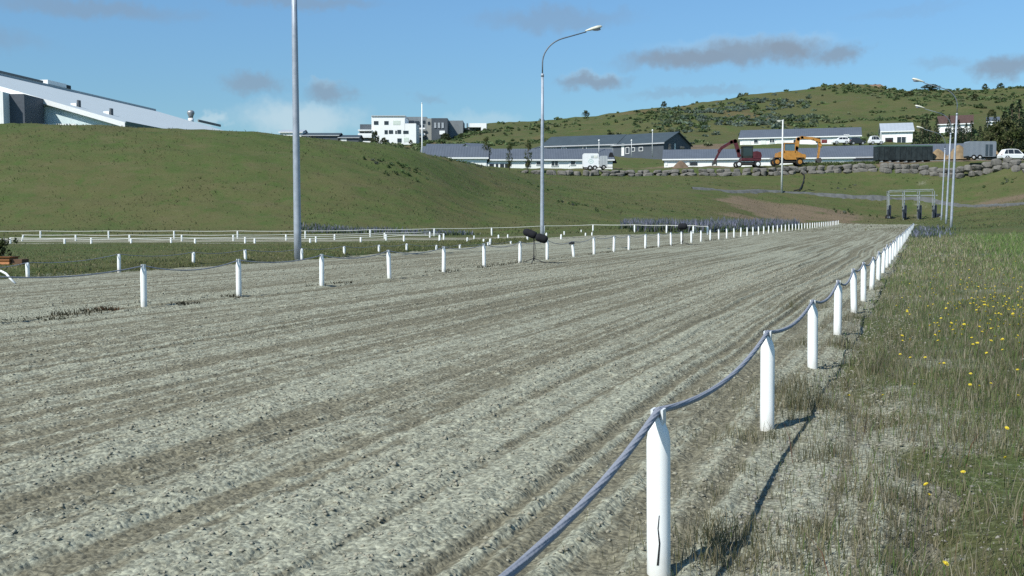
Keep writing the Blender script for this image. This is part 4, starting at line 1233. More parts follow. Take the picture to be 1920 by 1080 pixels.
def digger(label, origin, Y, pts, paint, rims, wheels, cab, body, counter, boomw, bucket, glass_c, facing=1, loader=None):
    """wheeled digger; side view given in photo pixels, built square-on at its real size"""
    k = Y / 1904.1
    b = at(origin[0], origin[1], Y)
    t = thing('excavator', label, 'excavator', b, 0, 'diggers parked on the yard')
    X = lambda px: (px - origin[0]) * k
    Z = lambda py: (origin[1] - py) * k
    ch = MB().box(X(wheels[0][0]) - .2, X(wheels[1][0]) + .2, -.75, .75, .45, .95, .08)
    ch.box(X(wheels[0][0]) + .7, X(wheels[1][0]) - .7, -.95, .95, .5, .75, .05)
    ch.build('chassis', M('chassis_dark', (.05, .045, .04), .6, .2), t)
    for (wx, wz, wr) in wheels:
        for yc in (-.95, .95):
            wheel(t, X(wx), Z(wz), wr, yc, .5, rims)
    bd = MB().prism([(X(x), Z(z)) for x, z in body], -1.15, 1.15)
    bd.build('body', paint, t)
    cw = MB().prism([(X(x), Z(z)) for x, z in counter], -1.2, 1.2).build('counterweight', paint, t)
    c0, c1, cz0, cz1 = cab
    cabo = MB()
    f = .06
    for x in (X(c0), X(c1)):
        for y in (-1.1, -.1):
            cabo.box(x - f, x + f, y - f, y + f, Z(cz1), Z(cz0))
    cabo.box(X(c0) - .1, X(c1) + .1, -1.2, 0, Z(cz0) + .001, Z(cz0) + .14, .04)
    cabo.box(X(c0) - f, X(c1) + f, -1.16, -.04, Z(cz1) - .001, Z(cz1) + .35)
    cb = cabo.build('cab', paint if loader else M('cab_frame', (.03, .035, .03), .5), t)
    MB().box(X(c0) + f + .002, X(c1) - f - .002, -1.09, -.11, Z(cz1) + .36, Z(cz0) - .002).build('window', M(glass_c[0], glass_c[1], .1, .2, .6, spec=.6), cb)
    # boom, stick, bucket: beams that taper, with pins
    bm = MB()
    for (a, c_, w0) in pts[0]:
        bm.bar((X(a[0]), .25, Z(a[1])), (X(c_[0]), .25, Z(c_[1])), .42, w0)
    for (a, c_, w0) in pts[0]:
        for e in (a, c_): bm.disc_y((X(e[0]), Z(e[1])), w0 * .55, 0.0, .5, 12)
    bm.build('boom', boomw, t)
    stp = MB()
    for (a, c_, w0) in pts[1]:
        stp.bar((X(a[0]), .25, Z(a[1])), (X(c_[0]), .25, Z(c_[1])), .34, w0)
        stp.disc_y((X(c_[0]), Z(c_[1])), w0 * .6, .03, .47, 10)
    stp.build('stick', boomw, t)
    hy = MB()
    for (a, c_) in pts[2]:
        hy.bar((X(a[0]), .25, Z(a[1])), (X(c_[0]), .25, Z(c_[1])), .12, .12)
    hy.build('hydraulic_ram', M('ram_steel', (.30, .30, .30), .35, .1, metal=.6), t)
    MB().prism([(X(x), Z(z)) for x, z in bucket], -.25, .75).build('bucket', M('bucket_steel', (.07, .065, .06), .6, .3), t)
    if loader:
        MB().prism([(X(x), Z(z)) for x, z in loader], -1.2, 1.2).build('bonnet', paint, t)
        for yc in (-1.05, 1.05):
            for (wx, wz, wr) in wheels:
                MB().box(X(wx) - wr * 1.05, X(wx) + wr * 1.05, yc - .35, yc + .35, Z(wz) + wr * 1.02, Z(wz) + wr * 1.12).build('mudguard', M('mudguard', (.03, .03, .03), .6), t)
    return t
RED = M('digger_red', (.095, .024, .030), .4, .25, 2)
YEL = M('digger_orange', (.47, .225, .05), .4, .2, 2)
digger('dark red wheeled excavator with arm folded down to the left', (1400, 314.5), 177,
       ([((1386, 292), (1384, 283), .55), ((1384, 283), (1378, 265), .62), ((1378, 265), (1371, 267), .6), ((1371, 267), (1354, 277), .5)],
        [((1354, 277), (1349, 283), .5), ((1351, 281), (1341, 301), .34)],
        [((1388, 297), (1382, 272)), ((1374, 264), (1358, 271)), ((1349, 280), (1341, 294))]),
       RED, WHITE, [(1383, 308.6, .55), (1418, 308.2, .55)], (1389.5, 1408, 276.5, 297), [(1388, 302), (1424, 302), (1424, 296), (1408, 295), (1388, 297)],
       [(1408.5, 298), (1423.5, 298), (1425, 293), (1423, 286.5), (1416, 284.5), (1408.5, 285.5)], RED, [(1343, 300), (1338, 302), (1336, 308), (1339, 309), (1343, 307), (1344, 303)], ('digger_glass', (.03, .045, .045)))
digger('orange yellow wheeled digger with its arm arched over to the right', (1475, 310.5), 177,
       ([((1491, 292), (1493, 278), .6), ((1493, 278), (1496, 261), .6), ((1496, 261), (1503, 258.5), .55), ((1503, 258.5), (1522, 260), .45)],
        [((1522, 260), (1535, 264), .5), ((1535, 264), (1537, 272), .5), ((1537, 268), (1534, 296), .32)],
        [((1490, 285), (1498, 266)), ((1500, 257), (1528, 258)), ((1533, 264), (1532, 284))]),
       YEL, YEL, [(1454, 304, .66), (1496, 304.2, .66)], (1467, 1487, 270.5, 288), [(1462, 295), (1462, 285), (1467, 283.5), (1490, 284), (1500, 289.5), (1506, 291), (1506, 297), (1500, 300), (1470, 300)],
       [(1500.2, 299), (1506.5, 299), (1507.5, 294), (1506, 290.5), (1500.2, 289.6)], YEL, [(1531, 297), (1538, 296), (1540, 301), (1537, 306), (1532, 305), (1530, 301)], ('digger_glass2', (.10, .16, .19)), loader=[(1461, 297), (1461, 286), (1456, 287), (1455, 296)])

def boxy(name, label, cat, px0, px1, y0, y1, Y, dep, mat, zoff=0.0, bev=.08):
    c = at((px0 + px1) / 2, y1, Y); k = Y / 1904.1
    L = (px1 - px0) * k; Hh = (y1 - y0) * k
    t = thing(name, label, cat, c, 0)
    return t, L, Hh, k
# black cage-like container on skids
t, L, Hh, k = boxy('skip_container', 'black ribbed container with green top edge standing above the boulders', 'container', 1642, 1742, 273, 303.5, 178, 2.5, DARK)
MB().box(-L / 2, L / 2, -1.25, 1.25, .25, Hh - .25).build('side', M('container_black', (.024, .034, .036), .7, .5, 1.2), t)
MB().box(-L / 2 - .05, L / 2 + .05, -1.3, 1.3, Hh - .249, Hh - .05).build('rim', M('container_green', (.09, .16, .12), .6, .2), t)
for i in range(7):
    MB().box(-L / 2 + .4 + i * (L - .8) / 6 - .1, -L / 2 + .4 + i * (L - .8) / 6 + .1, -1.2, 1.2, 0, .249).build('skid', DARK, t)
fr = MB()
for i in range(11):
    x = -L / 2 + i * L / 10
    fr.box(x - .05, x + .05, -1.33, -1.252, .251, Hh - .251)
fr.build('rib', M('container_rib', (.026, .036, .038), .7, .4, 2), t)
# grey horse trailer
def trailer(label, px0, px1, y0, yw, Y, mat, wheels, yaw=0.0, doors=(), nose=None):
    k = Y / 1904.1
    c = at((px0 + px1) / 2, yw, Y)
    L = (px1 - px0) * k; Hh = (yw - y0) * k
    t = thing('horse_trailer', label, 'trailer', c, yaw, 'horse trailers on the yard')
    X = lambda px: (px - (px0 + px1) / 2) * k
    MB().box(-L / 2, L / 2, -1.0, 1.0, .45, Hh, .15).build('body', mat, t)
    MB().box(-L / 2 + .05, L / 2 - .05, -.9, .9, .32, .449).build('chassis', DARK, t)
    for wx in wheels:
        for yc in (-.92, .92):
            wheel(t, X(wx), .34, .34, yc, .22, M('wheel_cover', (.6, .6, .58), .5))
        MB().prism([(X(wx) + .42 * math.cos(a), .36 + .42 * math.sin(a)) for a in [i * math.pi / 8 for i in range(9)]] + [(X(wx) - .37, .36), (X(wx) - .2, .62), (X(wx), .72), (X(wx) + .2, .62), (X(wx) + .37, .36)], -1.06, -1.003).build('mudguard', DARK, t)
    MB().bar((L / 2, 0, .42), (L / 2 + 1.1, 0, .42), .09, .09).build('drawbar', DARK, t)
    for (a, b_, z0_, z1, m_) in doors:
        MB().box(X(a), X(b_), -1.045, -1.002, z0_, z1).build('door' if z1 - z0_ > 1 else 'window', m_, t)
    return t, X, Hh
trailer('grey horse trailer with two dark doors near the white car', 1811, 1862, 266, 299.5, 169, ribbed('trailer_grey', (.20, .23, .26), 1.1, 0, .45, .08, .2), (1820.5, 1832), 0,
        [(1842, 1847, .6, 2.45, M('trailer_door', (.05, .07, .085), .4)), (1849, 1855, .6, 2.45, M('trailer_door', (.05, .07, .085), .4))])
t, X, Hh = trailer('white horse trailer with a round pale emblem beside the stable', 1092.5, 1121.5, 288.5, 319, 176, M('trailer_white', (.80, .82, .82), .4, .05), (1105.5, 1114.5), 0,
                   [(1107, 1112, 2.05, 2.45, M('trailer_pane', (.5, .55, .55), .2)), (1113, 1119, 2.05, 2.5, M('trailer_pane2', (.70, .72, .65), .3))])
# round emblem: pale ring with a small leaf shape
em = MB()
for k_ in range(28):
    a0, a1 = 2 * math.pi * k_ / 28, 2 * math.pi * (k_ + 1) / 28
    cx, cz = X(1107), 1.45
    vs = [(cx + r * 1.15 * math.cos(a), y, cz + r * math.sin(a)) for y in (-1.012, -1.002) for a in (a0, a1) for r in (.30, .37)]
    em.add(vs, [(0, 2, 3, 1), (4, 5, 7, 6), (0, 1, 5, 4), (2, 6, 7, 3), (0, 4, 6, 2), (1, 3, 7, 5)])
em.prism([(X(1107) - .2, 1.40), (X(1107) - .05, 1.36), (X(1107) + .2, 1.52), (X(1107) + .02, 1.56)], -1.012, -1.002)
em.build('emblem', M('emblem_green', (.35, .58, .52), .5), t)
t2, X2, H2 = trailer('silver grey trailer parked right behind the white horse trailer', 1124, 1138, 293, 318, 180, ribbed('trailer_silver', (.42, .45, .46), 2, 0, .4, .06, .2), (1131,), 0, [])
o = MB().prism([(-.9, 0), (1.0, 0), (.15, 1.9), (-.25, 1.9)], -.5, .5).build('covered_frame', M('black_tarp', (.015, .015, .018), .7, .3))
o.location = at(1146, 306, 184); tag(o, 'dark pointed tarpaulin-covered stack right of the silver trailer', 'tarpaulin')

# cars
def car(label, px0, yb, Y, L, paint, yaw=0.0, rear_left=True, h=1.62, group=None, name='parked_car'):
    k = Y / 1904.1
    b = at(px0, yb, Y); b.x += L / 2; 
    t = thing(name, label, 'car', b, yaw, group)
    s = L / 4.4
    # side profile, rear at x=0
    low = [(0.06, .42), (0.02, .78), (.10, .98), (.42, 1.02), (2.9, 1.00), (3.55, .94), (4.15, .80), (4.36, .62), (4.38, .40), (4.2, .30), (.25, .30)]
    top = [(.16, .985), (.30, 1.30), (.62, h - .05), (1.2, h), (2.2, h - .02), (2.65, h - .13), (3.35, .96)]
    mir = (lambda x: (x - 2.2) * s) if rear_left else (lambda x: (2.2 - x) * s)
    bd = MB()
    def prism_t(poly, secs):
        n = len(poly); vs = []
        for (y, shrink) in secs:
            vs += [(mir(x), y, z if shrink == 1 else .65 + (z - .65) * shrink) for x, z in poly]
        fs = [(j * n + i, (j + 1) * n + i, (j + 1) * n + (i + 1) % n, j * n + (i + 1) % n) for j in range(len(secs) - 1) for i in range(n)]
        fs += [tuple(range(n)), tuple(range(len(secs) * n - 1, (len(secs) - 1) * n - 1, -1))]
        if not rear_left: fs = [tuple(reversed(f)) for f in fs]
        bd.add(vs, fs)
    prism_t(low, [(-.90, .82), (-.84, .97), (-.6, 1), (.6, 1), (.84, .97), (.90, .82)])
    n = len(top); vs = []
    for y, y2 in ((-.82, -.58), (.82, .58)):
        for x, z in top:
            f_ = (z - .96) / (h - .96)
            vs.append((mir(x), y + (y2 - y) * f_, z))
    fs = [(i, n + i, n + (i + 1) % n, (i + 1) % n) for i in range(n)] + [tuple(range(n)), tuple(range(2 * n - 1, n - 1, -1))]
    bd.add(vs, fs)
    bd.build('body', paint, t)
    gl = MB()
    def side_pane(poly):
        vs = []
        for e in (0, .012):
            for x, z in poly:
                f_ = (z - .96) / (h - .96)
                vs.append((mir(x), -.82 + .24 * f_ - .016 + e * .9, z))
        m_ = len(poly)
        gl.add(vs, [tuple(range(m_)), tuple(range(2 * m_ - 1, m_ - 1, -1))] + [(i, i + m_, (i + 1) % m_ + m_, (i + 1) % m_) for i in range(m_)])
    for poly in ([(.42, 1.05), (.50, 1.30), (.72, h - .13), (.98, h - .10), (.98, 1.05)], [(1.04, 1.05), (1.04, h - .10), (1.85, h - .09), (1.85, 1.05)], [(1.92, 1.05), (1.92, h - .09), (2.25, h - .10), (2.62, h - .20), (3.10, 1.05)]):
        gl = MB(); side_pane(poly); gl.build('window', GLASS, t)
    for wx in (.85, 3.5):
        for yc in (-.78, .78):
            wheel(t, mir(wx), .34, .34, yc, .22, M('alloy_rim', (.45, .45, .45), .35, .1, metal=.4), .68)
        MB().prism([(mir(wx) + .41 * math.cos(a), .34 + .41 * math.sin(a)) for a in [i * math.pi / 8 for i in range(9)]] + [(mir(wx) - .36, .34), (mir(wx), .70), (mir(wx) + .36, .34)], -.915, -.895).build('wheel_arch', DARK, t)
    MB().box(min(mir(.02), mir(.2)), max(mir(.02), mir(.2)), -.80, -.62, .86, 1.04).build('tail_light', M('tail_lamp', (.25, .01, .01), .2), t)
    MB().box(min(mir(4.1), mir(4.3)), max(mir(4.1), mir(4.3)), -.82, -.62, .66, .78).build('headlight', M('head_lamp', (.7, .72, .72), .15), t)
    return t
CARW = M('car_white', (.78, .80, .80), .25, .03, spec=.5)
CARD = M('car_dark', (.03, .035, .04), .25, .1, spec=.5)
car('white hatchback with dark windows at the right frame edge above boulders', 1873.5, 301, 166, 4.7, CARW, 0, True, 1.85)
car('small white van parked at the right end of the white house', 1629, 271.5, 222, 3.0, CARW, 0, True, 1.9)
car('dark car parked under the white house gable', 1592, 272, 222, 3.4, CARD)
car('white car half hidden at the white house by the orange digger', 1560, 271, 223, 3.6, CARW, 0, False)
# heaps of sand and soil on the yard
SOIL = M('orange_sand', (.24, .175, .10), .95, .3, 1.2, .5)
def heap(px, yb, Y, rx, ry, h, lab, m_, seed):
    n = 28; vs = []; fs = []
    c = at(px, yb, Y)
    rr = random.Random(seed)
    for i in range(9):
        f_ = i / 8
        for k_ in range(n):
            a = 2 * math.pi * k_ / n
            rr_ = f_ * (1 + .12 * math.sin(a * 3 + seed) + .05 * rr.random())
            vs.append((c.x + rx * rr_ * math.cos(a), c.y + ry * rr_ * math.sin(a), c.z + h * (math.cos(min(1, f_) * math.pi) * .5 + .5) ** .8 - .25 * f_ + .06 * rr.random()))
    fs = [(i * n + k_, (i + 1) * n + k_, (i + 1) * n + (k_ + 1) % n, i * n + (k_ + 1) % n) for i in range(8) for k_ in range(n)]
    o = MB().add(vs, fs, True).build('sand_heap', m_)
    tag(o, lab, 'heap', 'heaps of loose material on the yard')
heap(1797, 297, 177, 2.4, 1.6, 2.3, 'tall orange sand heap left of the grey horse trailer', SOIL, 1)
heap(1758, 297, 179, 2.2, 1.6, 1.6, 'lower orange sand heap right of the black container', SOIL, 2)
heap(1866, 297, 171, 1.3, 1.2, 1.3, 'orange sand heap between the grey trailer and the white car', SOIL, 5)
heap(1276, 318, 178, 2.0, 1.2, 1.5, 'brown soil heap at the left end of the long low stable', M('brown_soil', (.16, .115, .08), .95, .3, 1.2, .5), 3)
# hose hanging down the bank
pts = []
for px, py, Y in [(1503, 322, 173), (1508, 326, 171.5), (1507, 336, 168), (1503, 347, 164), (1499, 354, 161.5), (1489, 357.5, 160.5)]:
    p = at(px, py, Y); p.z = tz1(p.x, p.y) + .22; pts.append(p)
o = MB().tube(pts, .10, 6).build('drain_hose', DARK)
tag(o, 'black drain hose hanging down the bank under the orange digger', 'hose')

# ------------------------------------------------------------------ vegetation
def blades(name, P, h, wd, cols, mat, lean=.35, seed=3, kind='stuff', link_it=True):
    r = np.random.default_rng(seed); n = len(P)
    a = r.random(n) * 2 * np.pi; b = r.random(n) * 2 * np.pi
    ln = lean * (.3 + r.random(n)) * h
    sx_, sy_ = np.cos(a) * wd / 2, np.sin(a) * wd / 2
    lx, ly = np.cos(b) * ln, np.sin(b) * ln
    V = np.zeros((n, 5, 3))
    V[:, 0] = P + np.stack([-sx_, -sy_, -.02 * np.ones(n)], 1); V[:, 1] = P + np.stack([sx_, sy_, -.02 * np.ones(n)], 1)
    m = P + np.stack([lx * .35, ly * .35, h * .58], 1)
    V[:, 2] = m + np.stack([sx_, sy_, 0 * sx_], 1) * .8; V[:, 3] = m - np.stack([sx_, sy_, 0 * sx_], 1) * .8
    V[:, 4] = P + np.stack([lx, ly, h], 1)
    i = np.arange(n)[:, None] * 5
    Q = i + np.array([[0, 1, 2, 3]]); T = i + np.array([[3, 2, 4]])
    C = np.repeat(cols[:, None, :], 5, 1).reshape(-1, 3)
    me = fast_mesh(name, V.reshape(-1, 3), T, Q, mat, C)
    return link(name, me, kind=kind) if link_it else me
def pick(r, n, pal, wts):
    pal = np.array(pal); i = r.choice(len(pal), n, p=np.array(wts) / sum(wts))
    return pal[i] * (.75 + .5 * r.random((n, 1)))
GREENS = [(.070, .105, .028), (.095, .125, .040), (.125, .130, .050), (.20, .175, .095), (.30, .26, .16)]
# right-hand meadow
r = np.random.default_rng(21)
n = 1450000
Yv = np.exp(r.uniform(math.log(2.6), math.log(60), n))
wv = -(.05 + r.random(n) ** .8 * (3.5 + np.minimum(Yv * 1.0, 26)))
Xv = P0X + Yv * .4047 - wv / DY
ok = (Xv / Yv < 1.6)
dens = .03 + .16 * sstep(-.2, -1.0, wv) + .9 * sstep(-1.2, -3.0, wv + (fbm(Xv * .8, Yv * .8, 40, 3) - .5) * 2.6)
near_open = sstep(6.5, 3.0, Yv) * sstep(-4.2, -2.6, wv)
dens = dens * (1 - .35 * near_open)
dens = np.maximum(dens, sstep(4.5, 9, Yv) * sstep(.05, -.45, wv) * .62)
far = sstep(8, 16, Yv)
dens = np.maximum(dens, far * sstep(-.1, -.9, wv) * .8)
patch = fbm(Xv * 1.1, Yv * 1.1, 43, 4)
dens = dens * (.35 + 1.1 * sstep(.36, .58, patch))
tuft = fbm(Xv * 4.5, Yv * 4.5, 44, 2)
dens = dens * (.6 + .8 * sstep(.40, .60, tuft))
dens = np.where((np.abs(Yv - (32.0 - (Xv - 13) * .05)) < 1.25) & (Xv > 14.2), dens * .25, dens)
kp = ok & (r.random(n) < dens)
Xv, Yv, wv = Xv[kp], Yv[kp], wv[kp]
zz = top_z(Xv, Yv)
lush = sstep(-1.5, -4.0, wv) * (.5 + .5 * sstep(.4, .6, fbm(Xv * .4, Yv * .4, 45, 3)))
n = len(Xv)
ca = pick(r, n, [(.12, .19, .055), (.155, .22, .07), (.20, .23, .095)], [3, 4, 2])
cb = pick(r, n, [(.29, .26, .165), (.22, .20, .115), (.17, .17, .085), (.40, .36, .26)], [3, 4, 3, 2])
cl = np.where((r.random(n) < .25 + .62 * lush)[:, None], ca, cb)
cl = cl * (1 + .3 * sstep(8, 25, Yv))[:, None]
hgt = (.035 + .085 * r.random(n) ** 1.5) * (1 + .5 * lush) * (1 + .5 * sstep(15, 50, Yv))
stalk = r.random(n) < .02
hgt = np.where(stalk, hgt * 2.2, hgt)
wd = (.0024 + .0028 * r.random(n)) * (1 + sstep(5, 45, Yv) * 5.0)
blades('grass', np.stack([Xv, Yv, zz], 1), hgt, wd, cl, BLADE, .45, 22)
# denser dry tufts on the verge, as in the foreground
_r = random.Random(77)
TUFTS = [(_r.uniform(1300, 1800), _r.uniform(800, 1079), _r.uniform(.05, .12)) for _ in range(26)] + [(_r.uniform(1480, 1700), _r.uniform(560, 800), _r.uniform(.08, .17)) for _ in range(26)] + [(1345, 1020, .17), (1400, 1000, .10), (1480, 770, .20), (1500, 740, .22), (1560, 860, .13), (1380, 830, .12), (1600, 600, .16), (1585, 650, .17), (1545, 620, .10), (1530, 870, .12), (1610, 1010, .07), (1340, 1060, .12), (1450, 1060, .10), (1650, 690, .12), (1455, 740, .16), (1640, 545, .14), (1665, 510, .14)]
PP, HH, CC = [], [], []
for (px, py, hh_) in TUFTS:
    u, dy, dz = ray(px, py); k = -H0 / dz
    cx, cy = u * k, dy * k
    m = 120 if hh_ < .121 else 240
    rad = np.abs(r.normal(0, .10 + .016 * cy, m)); a = r.random(m) * 6.28
    x, y = cx + rad * np.cos(a) * 1.3, cy + rad * np.sin(a)
    PP.append(np.stack([x, y, top_z(x, y)], 1)); HH.append(hh_ * (.4 + .7 * r.random(m)) * np.exp(-rad * 2.2))
    CC.append(pick(r, m, [(.09, .10, .045), (.15, .15, .075), (.24, .21, .13), (.38, .34, .23)], [2, 4, 4, 2]))
PP = np.concatenate(PP); HH = np.concatenate(HH); CC = np.concatenate(CC)
blades('grass', PP, HH, np.full(len(PP), .0028), CC, BLADE, .5, 23)
# dead standing stalks
m = 320
Yq = np.exp(r.uniform(math.log(2.8), math.log(12), m)); wq = -(.2 + r.random(m) * 2.6)
Xq = P0X + Yq * .4047 - wq / DY
blades('grass', np.stack([Xq, Yq, top_z(Xq, Yq)], 1), .10 + .16 * r.random(m), np.full(m, .0032), pick(r, m, [(.42, .37, .26), (.20, .16, .11), (.22, .08, .05)], [2, 2, .6]), BLADE, .45, 24)
# infield turf and the ragged lip
n = 60000
tq = r.uniform(2, 54, n); wq = 17.0 + np.abs(r.normal(0, 1, n)) ** 1.6 * 9
Xq, Yq = tw_to_xy(tq, wq)
ok = (Yq < 59) & (Yq > 15) & (Xq / Yq > -.60) & (r.random(n) < .35 + .65 * sstep(.35, .6, fbm(Xq * .5, Yq * .5, 46, 3)))
Xq, Yq = Xq[ok], Yq[ok]
zz = relief(Xq, Yq)[0]
blades('grass', np.stack([Xq, Yq, zz], 1), (.025 + .07 * r.random(len(Xq)) ** 1.6), .014 + .016 * r.random(len(Xq)), pick(r, len(Xq), [(.15, .175, .065), (.175, .19, .08), (.20, .19, .09), (.27, .24, .14)], [4, 5, 4, 2]), BANKB, 1.0, 25)
# bank turf: thin tufts breaking the surface and the skyline
n = 90000
Yq = r.uniform(76, 176, n); pq = r.uniform(-60, 1990, n)
Xq = (pq - 960) / 1904.1 * Yq
ok = r.random(n) < .25 + .75 * sstep(.4, .62, fbm(Xq * .18, Yq * .18, 47, 4))
Xq, Yq = Xq[ok], Yq[ok]
zz = relief(Xq, Yq)[0]
blades('grass', np.stack([Xq, Yq, zz - .03], 1), .06 + .22 * r.random(len(Xq)) ** 2.2, .04 + .05 * r.random(len(Xq)), pick(r, len(Xq), [(.12, .15, .06), (.14, .155, .07), (.16, .15, .08), (.20, .175, .11)], [4, 5, 4, 1.2]), BANKB, 1.1, 26)

n = 9000
pq = r.uniform(1500, 1645, n); Yq = r.uniform(175.5, 184, n); Xq = (pq - 960) / 1904.1 * Yq
blades('grass', np.stack([Xq, Yq, relief(Xq, Yq)[0] - .03], 1), .15 + .45 * r.random(n), .08 + .08 * r.random(n), pick(r, n, [(.10, .15, .05), (.13, .16, .06), (.15, .16, .08)], [4, 4, 2]), BANKB, .6, 27)
# leaf-clump builder for shrubs and crowns
def leafcloud(C, R, per, leaf, cols, r, squash=1.0):
    """C centres Nx3, R radii N, per leaves each -> quads"""
    n = len(C)
    d = r.normal(size=(n, per, 3)); d /= np.linalg.norm(d, axis=2, keepdims=True)
    rad = r.random((n, per, 1)) ** .45
    P = C[:, None, :] + d * rad * R[:, None, None] * np.array([1, 1, squash])
    P = P.reshape(-1, 3); m = len(P)
    a = r.normal(size=(m, 3)); a /= np.linalg.norm(a, axis=1, keepdims=True)
    b = np.cross(a, r.normal(size=(m, 3))); b /= np.linalg.norm(b, axis=1, keepdims=True)
    s = (np.repeat(leaf, per) if hasattr(leaf, '__len__') else np.full(m, leaf))[:, None] * (.6 + .8 * r.random((m, 1)))
    V = np.stack([P - a * s - b * s * .6, P + a * s - b * s * .6, P + a * s * .8 + b * s * .6, P - a * s * .8 + b * s * .6], 1)
    Cc = np.repeat(np.repeat(cols, per, 0) * (.75 + .5 * r.random((m, 1))), 4, 0)
    return V.reshape(-1, 3), Cc
def cloud_mesh(name, V, Cc, mat=LEAF):
    q_ = np.arange(len(V)).reshape(-1, 4)
    return fast_mesh(name, V, None, q_, mat, Cc)
# scrub covering the hill
r = np.random.default_rng(31)
n = 16000
Yq = 238 + (425 - 238) * r.random(n) ** .8; pq = r.uniform(700, 2100, n)
Xq = (pq - 960) / 1904.1 * Yq
f1 = fbm(Xq * .03, Yq * .03, 48, 4)
zone = sstep(1150, 1300, pq) * (1 - sstep(1480, 1560, pq)) * sstep(262, 300, Yq) * (1 - sstep(340, 390, Yq)) * 1.1 + sstep(1600, 1720, pq) * .28 + sstep(980, 860, pq) * .5
ok = r.random(n) < np.clip(.02 + sstep(.54, .70, f1) * .22 + zone * .8 * sstep(.38, .55, f1), 0, 1)
Xq, Yq, pq = Xq[ok], Yq[ok], pq[ok]
zz = relief(Xq, Yq)[0]
R_ = (.35 + 1.2 * r.random(len(Xq)) ** 2.5)
blue = (sstep(1200, 1300, pq) * (1 - sstep(1480, 1560, pq)) * (r.random(len(Xq)) < .6))[:, None]
cl = pick(r, len(Xq), [(.07, .10, .042), (.085, .115, .05), (.095, .11, .058)], [3, 4, 2]) * (1 - blue) + pick(r, len(Xq), [(.10, .125, .10), (.085, .115, .085)], [1, 1]) * blue
V, Cc = leafcloud(np.stack([Xq, Yq, zz + R_ * .25], 1), R_, 34, .22 + R_ * .12, cl * 1.5, r, .45)
link('scrub', cloud_mesh('scrub', V, Cc), kind='stuff')
# low green clumps on the bank
r = np.random.default_rng(32)
CL = []
for px, py, Y, m, R0 in [(725, 322, 101, 14, .28), (755, 330, 99, 10, .3), (790, 325, 101, 12, .25), (935, 372, 103, 16, .3), (1070, 375, 116, 20, .3), (1010, 352, 130, 16, .3), (1180, 385, 126, 16, .3), (1330, 345, 160, 12, .35), (1240, 398, 122, 14, .35), (1560, 350, 166, 12, .35), (1700, 340, 168, 10, .3), (880, 298, 128, 16, .4), (840, 290, 122, 12, .35), (1880, 335, 158, 10, .3), (1600, 400, 148, 12, .3)]:
    for _ in range(m):
        X = (px + r.normal() * 22 - 960) / 1904.1 * Y; Yy = Y + r.normal() * 1.2
        CL.append((X, Yy, tz1(X, Yy) + .05, R0 * .75 * (.5 + r.random())))
CL = np.array(CL)
V, Cc = leafcloud(CL[:, :3], CL[:, 3], 30, .07, pick(r, len(CL), [(.08, .13, .05), (.10, .14, .06), (.12, .14, .11)], [3, 3, 1]), r, .8)
link('weeds', cloud_mesh('weeds', V, Cc), kind='stuff')

# lupins: leafy base with purple-blue spikes
def lupins(n, fn, seed, h0=.6):
    r = np.random.default_rng(seed)
    X, Y = fn(r, n)
    z = relief(X, Y)[0]
    P = np.stack([X, Y, z], 1)
    m = len(P)
    A = np.concatenate([P, P + np.stack([r.normal(0, .12, m), r.normal(0, .12, m), np.zeros(m)], 1)])
    ph = .55 + .9 * fbm(X * .5, Y * .5, 71, 3)
    hh_ = np.concatenate([h0 * ph * (.55 + .7 * r.random(m)), h0 * ph * (.35 + .4 * r.random(m))])
    wd_ = np.concatenate([.055 + .03 * r.random(m), .10 + .06 * r.random(m)])
    cl_ = 1.35 * np.concatenate([pick(r, m, [(.155, .16, .215), (.22, .222, .285), (.14, .15, .16), (.10, .125, .07)], [3, 2.4, 2.6, 3.4]), pick(r, m, [(.06, .095, .045), (.08, .105, .055)], [1, 1])])
    return A, hh_, wd_, cl_
def fn1(r, n):
    pq = r.uniform(1165, 1500, n); f_ = r.random(n)
    base = np.interp(pq, [1165, 1250, 1330, 1400, 1480, 1500], [80, 78, 76, 79, 92, 97])
    Y = base + f_ * np.interp(pq, [1165, 1300, 1500], [9, 14, 8])
    X = (pq - 960) / 1904.1 * Y
    t, w = xy_to_tw(X, Y)
    ok = (w > left_edge(t) + .7) & (fbm(X * .25, Y * .25, 49, 3) > .36)
    return X[ok], Y[ok]
A, b_, c_, d_ = lupins(8500, fn1, 51, .82)
blades('lupins', A, b_, c_, d_, BANKB, .35, 52)
def fn2(r, n):
    t = r.uniform(60, 95, n); w = -np.abs(r.normal(0, 1.0, n)) - .25
    X, Y = tw_to_xy(t, w)
    return X, Y
A, b_, c_, d_ = lupins(420, fn2, 53, .34)
blades('lupins', A, b_, c_, d_, BLADE, .25, 54)
def fn3(r, n):
    pq = r.uniform(560, 960, n); Y = 78 + r.random(n) * 3
    X = (pq - 960) / 1904.1 * Y
    ok = fbm(X * .2, Y * .2, 55, 3) > .56
    return X[ok], Y[ok]
A, b_, c_, d_ = lupins(1600, fn3, 56, .4)
blades('lupins', A, b_, c_, d_, BLADE, .25, 57)

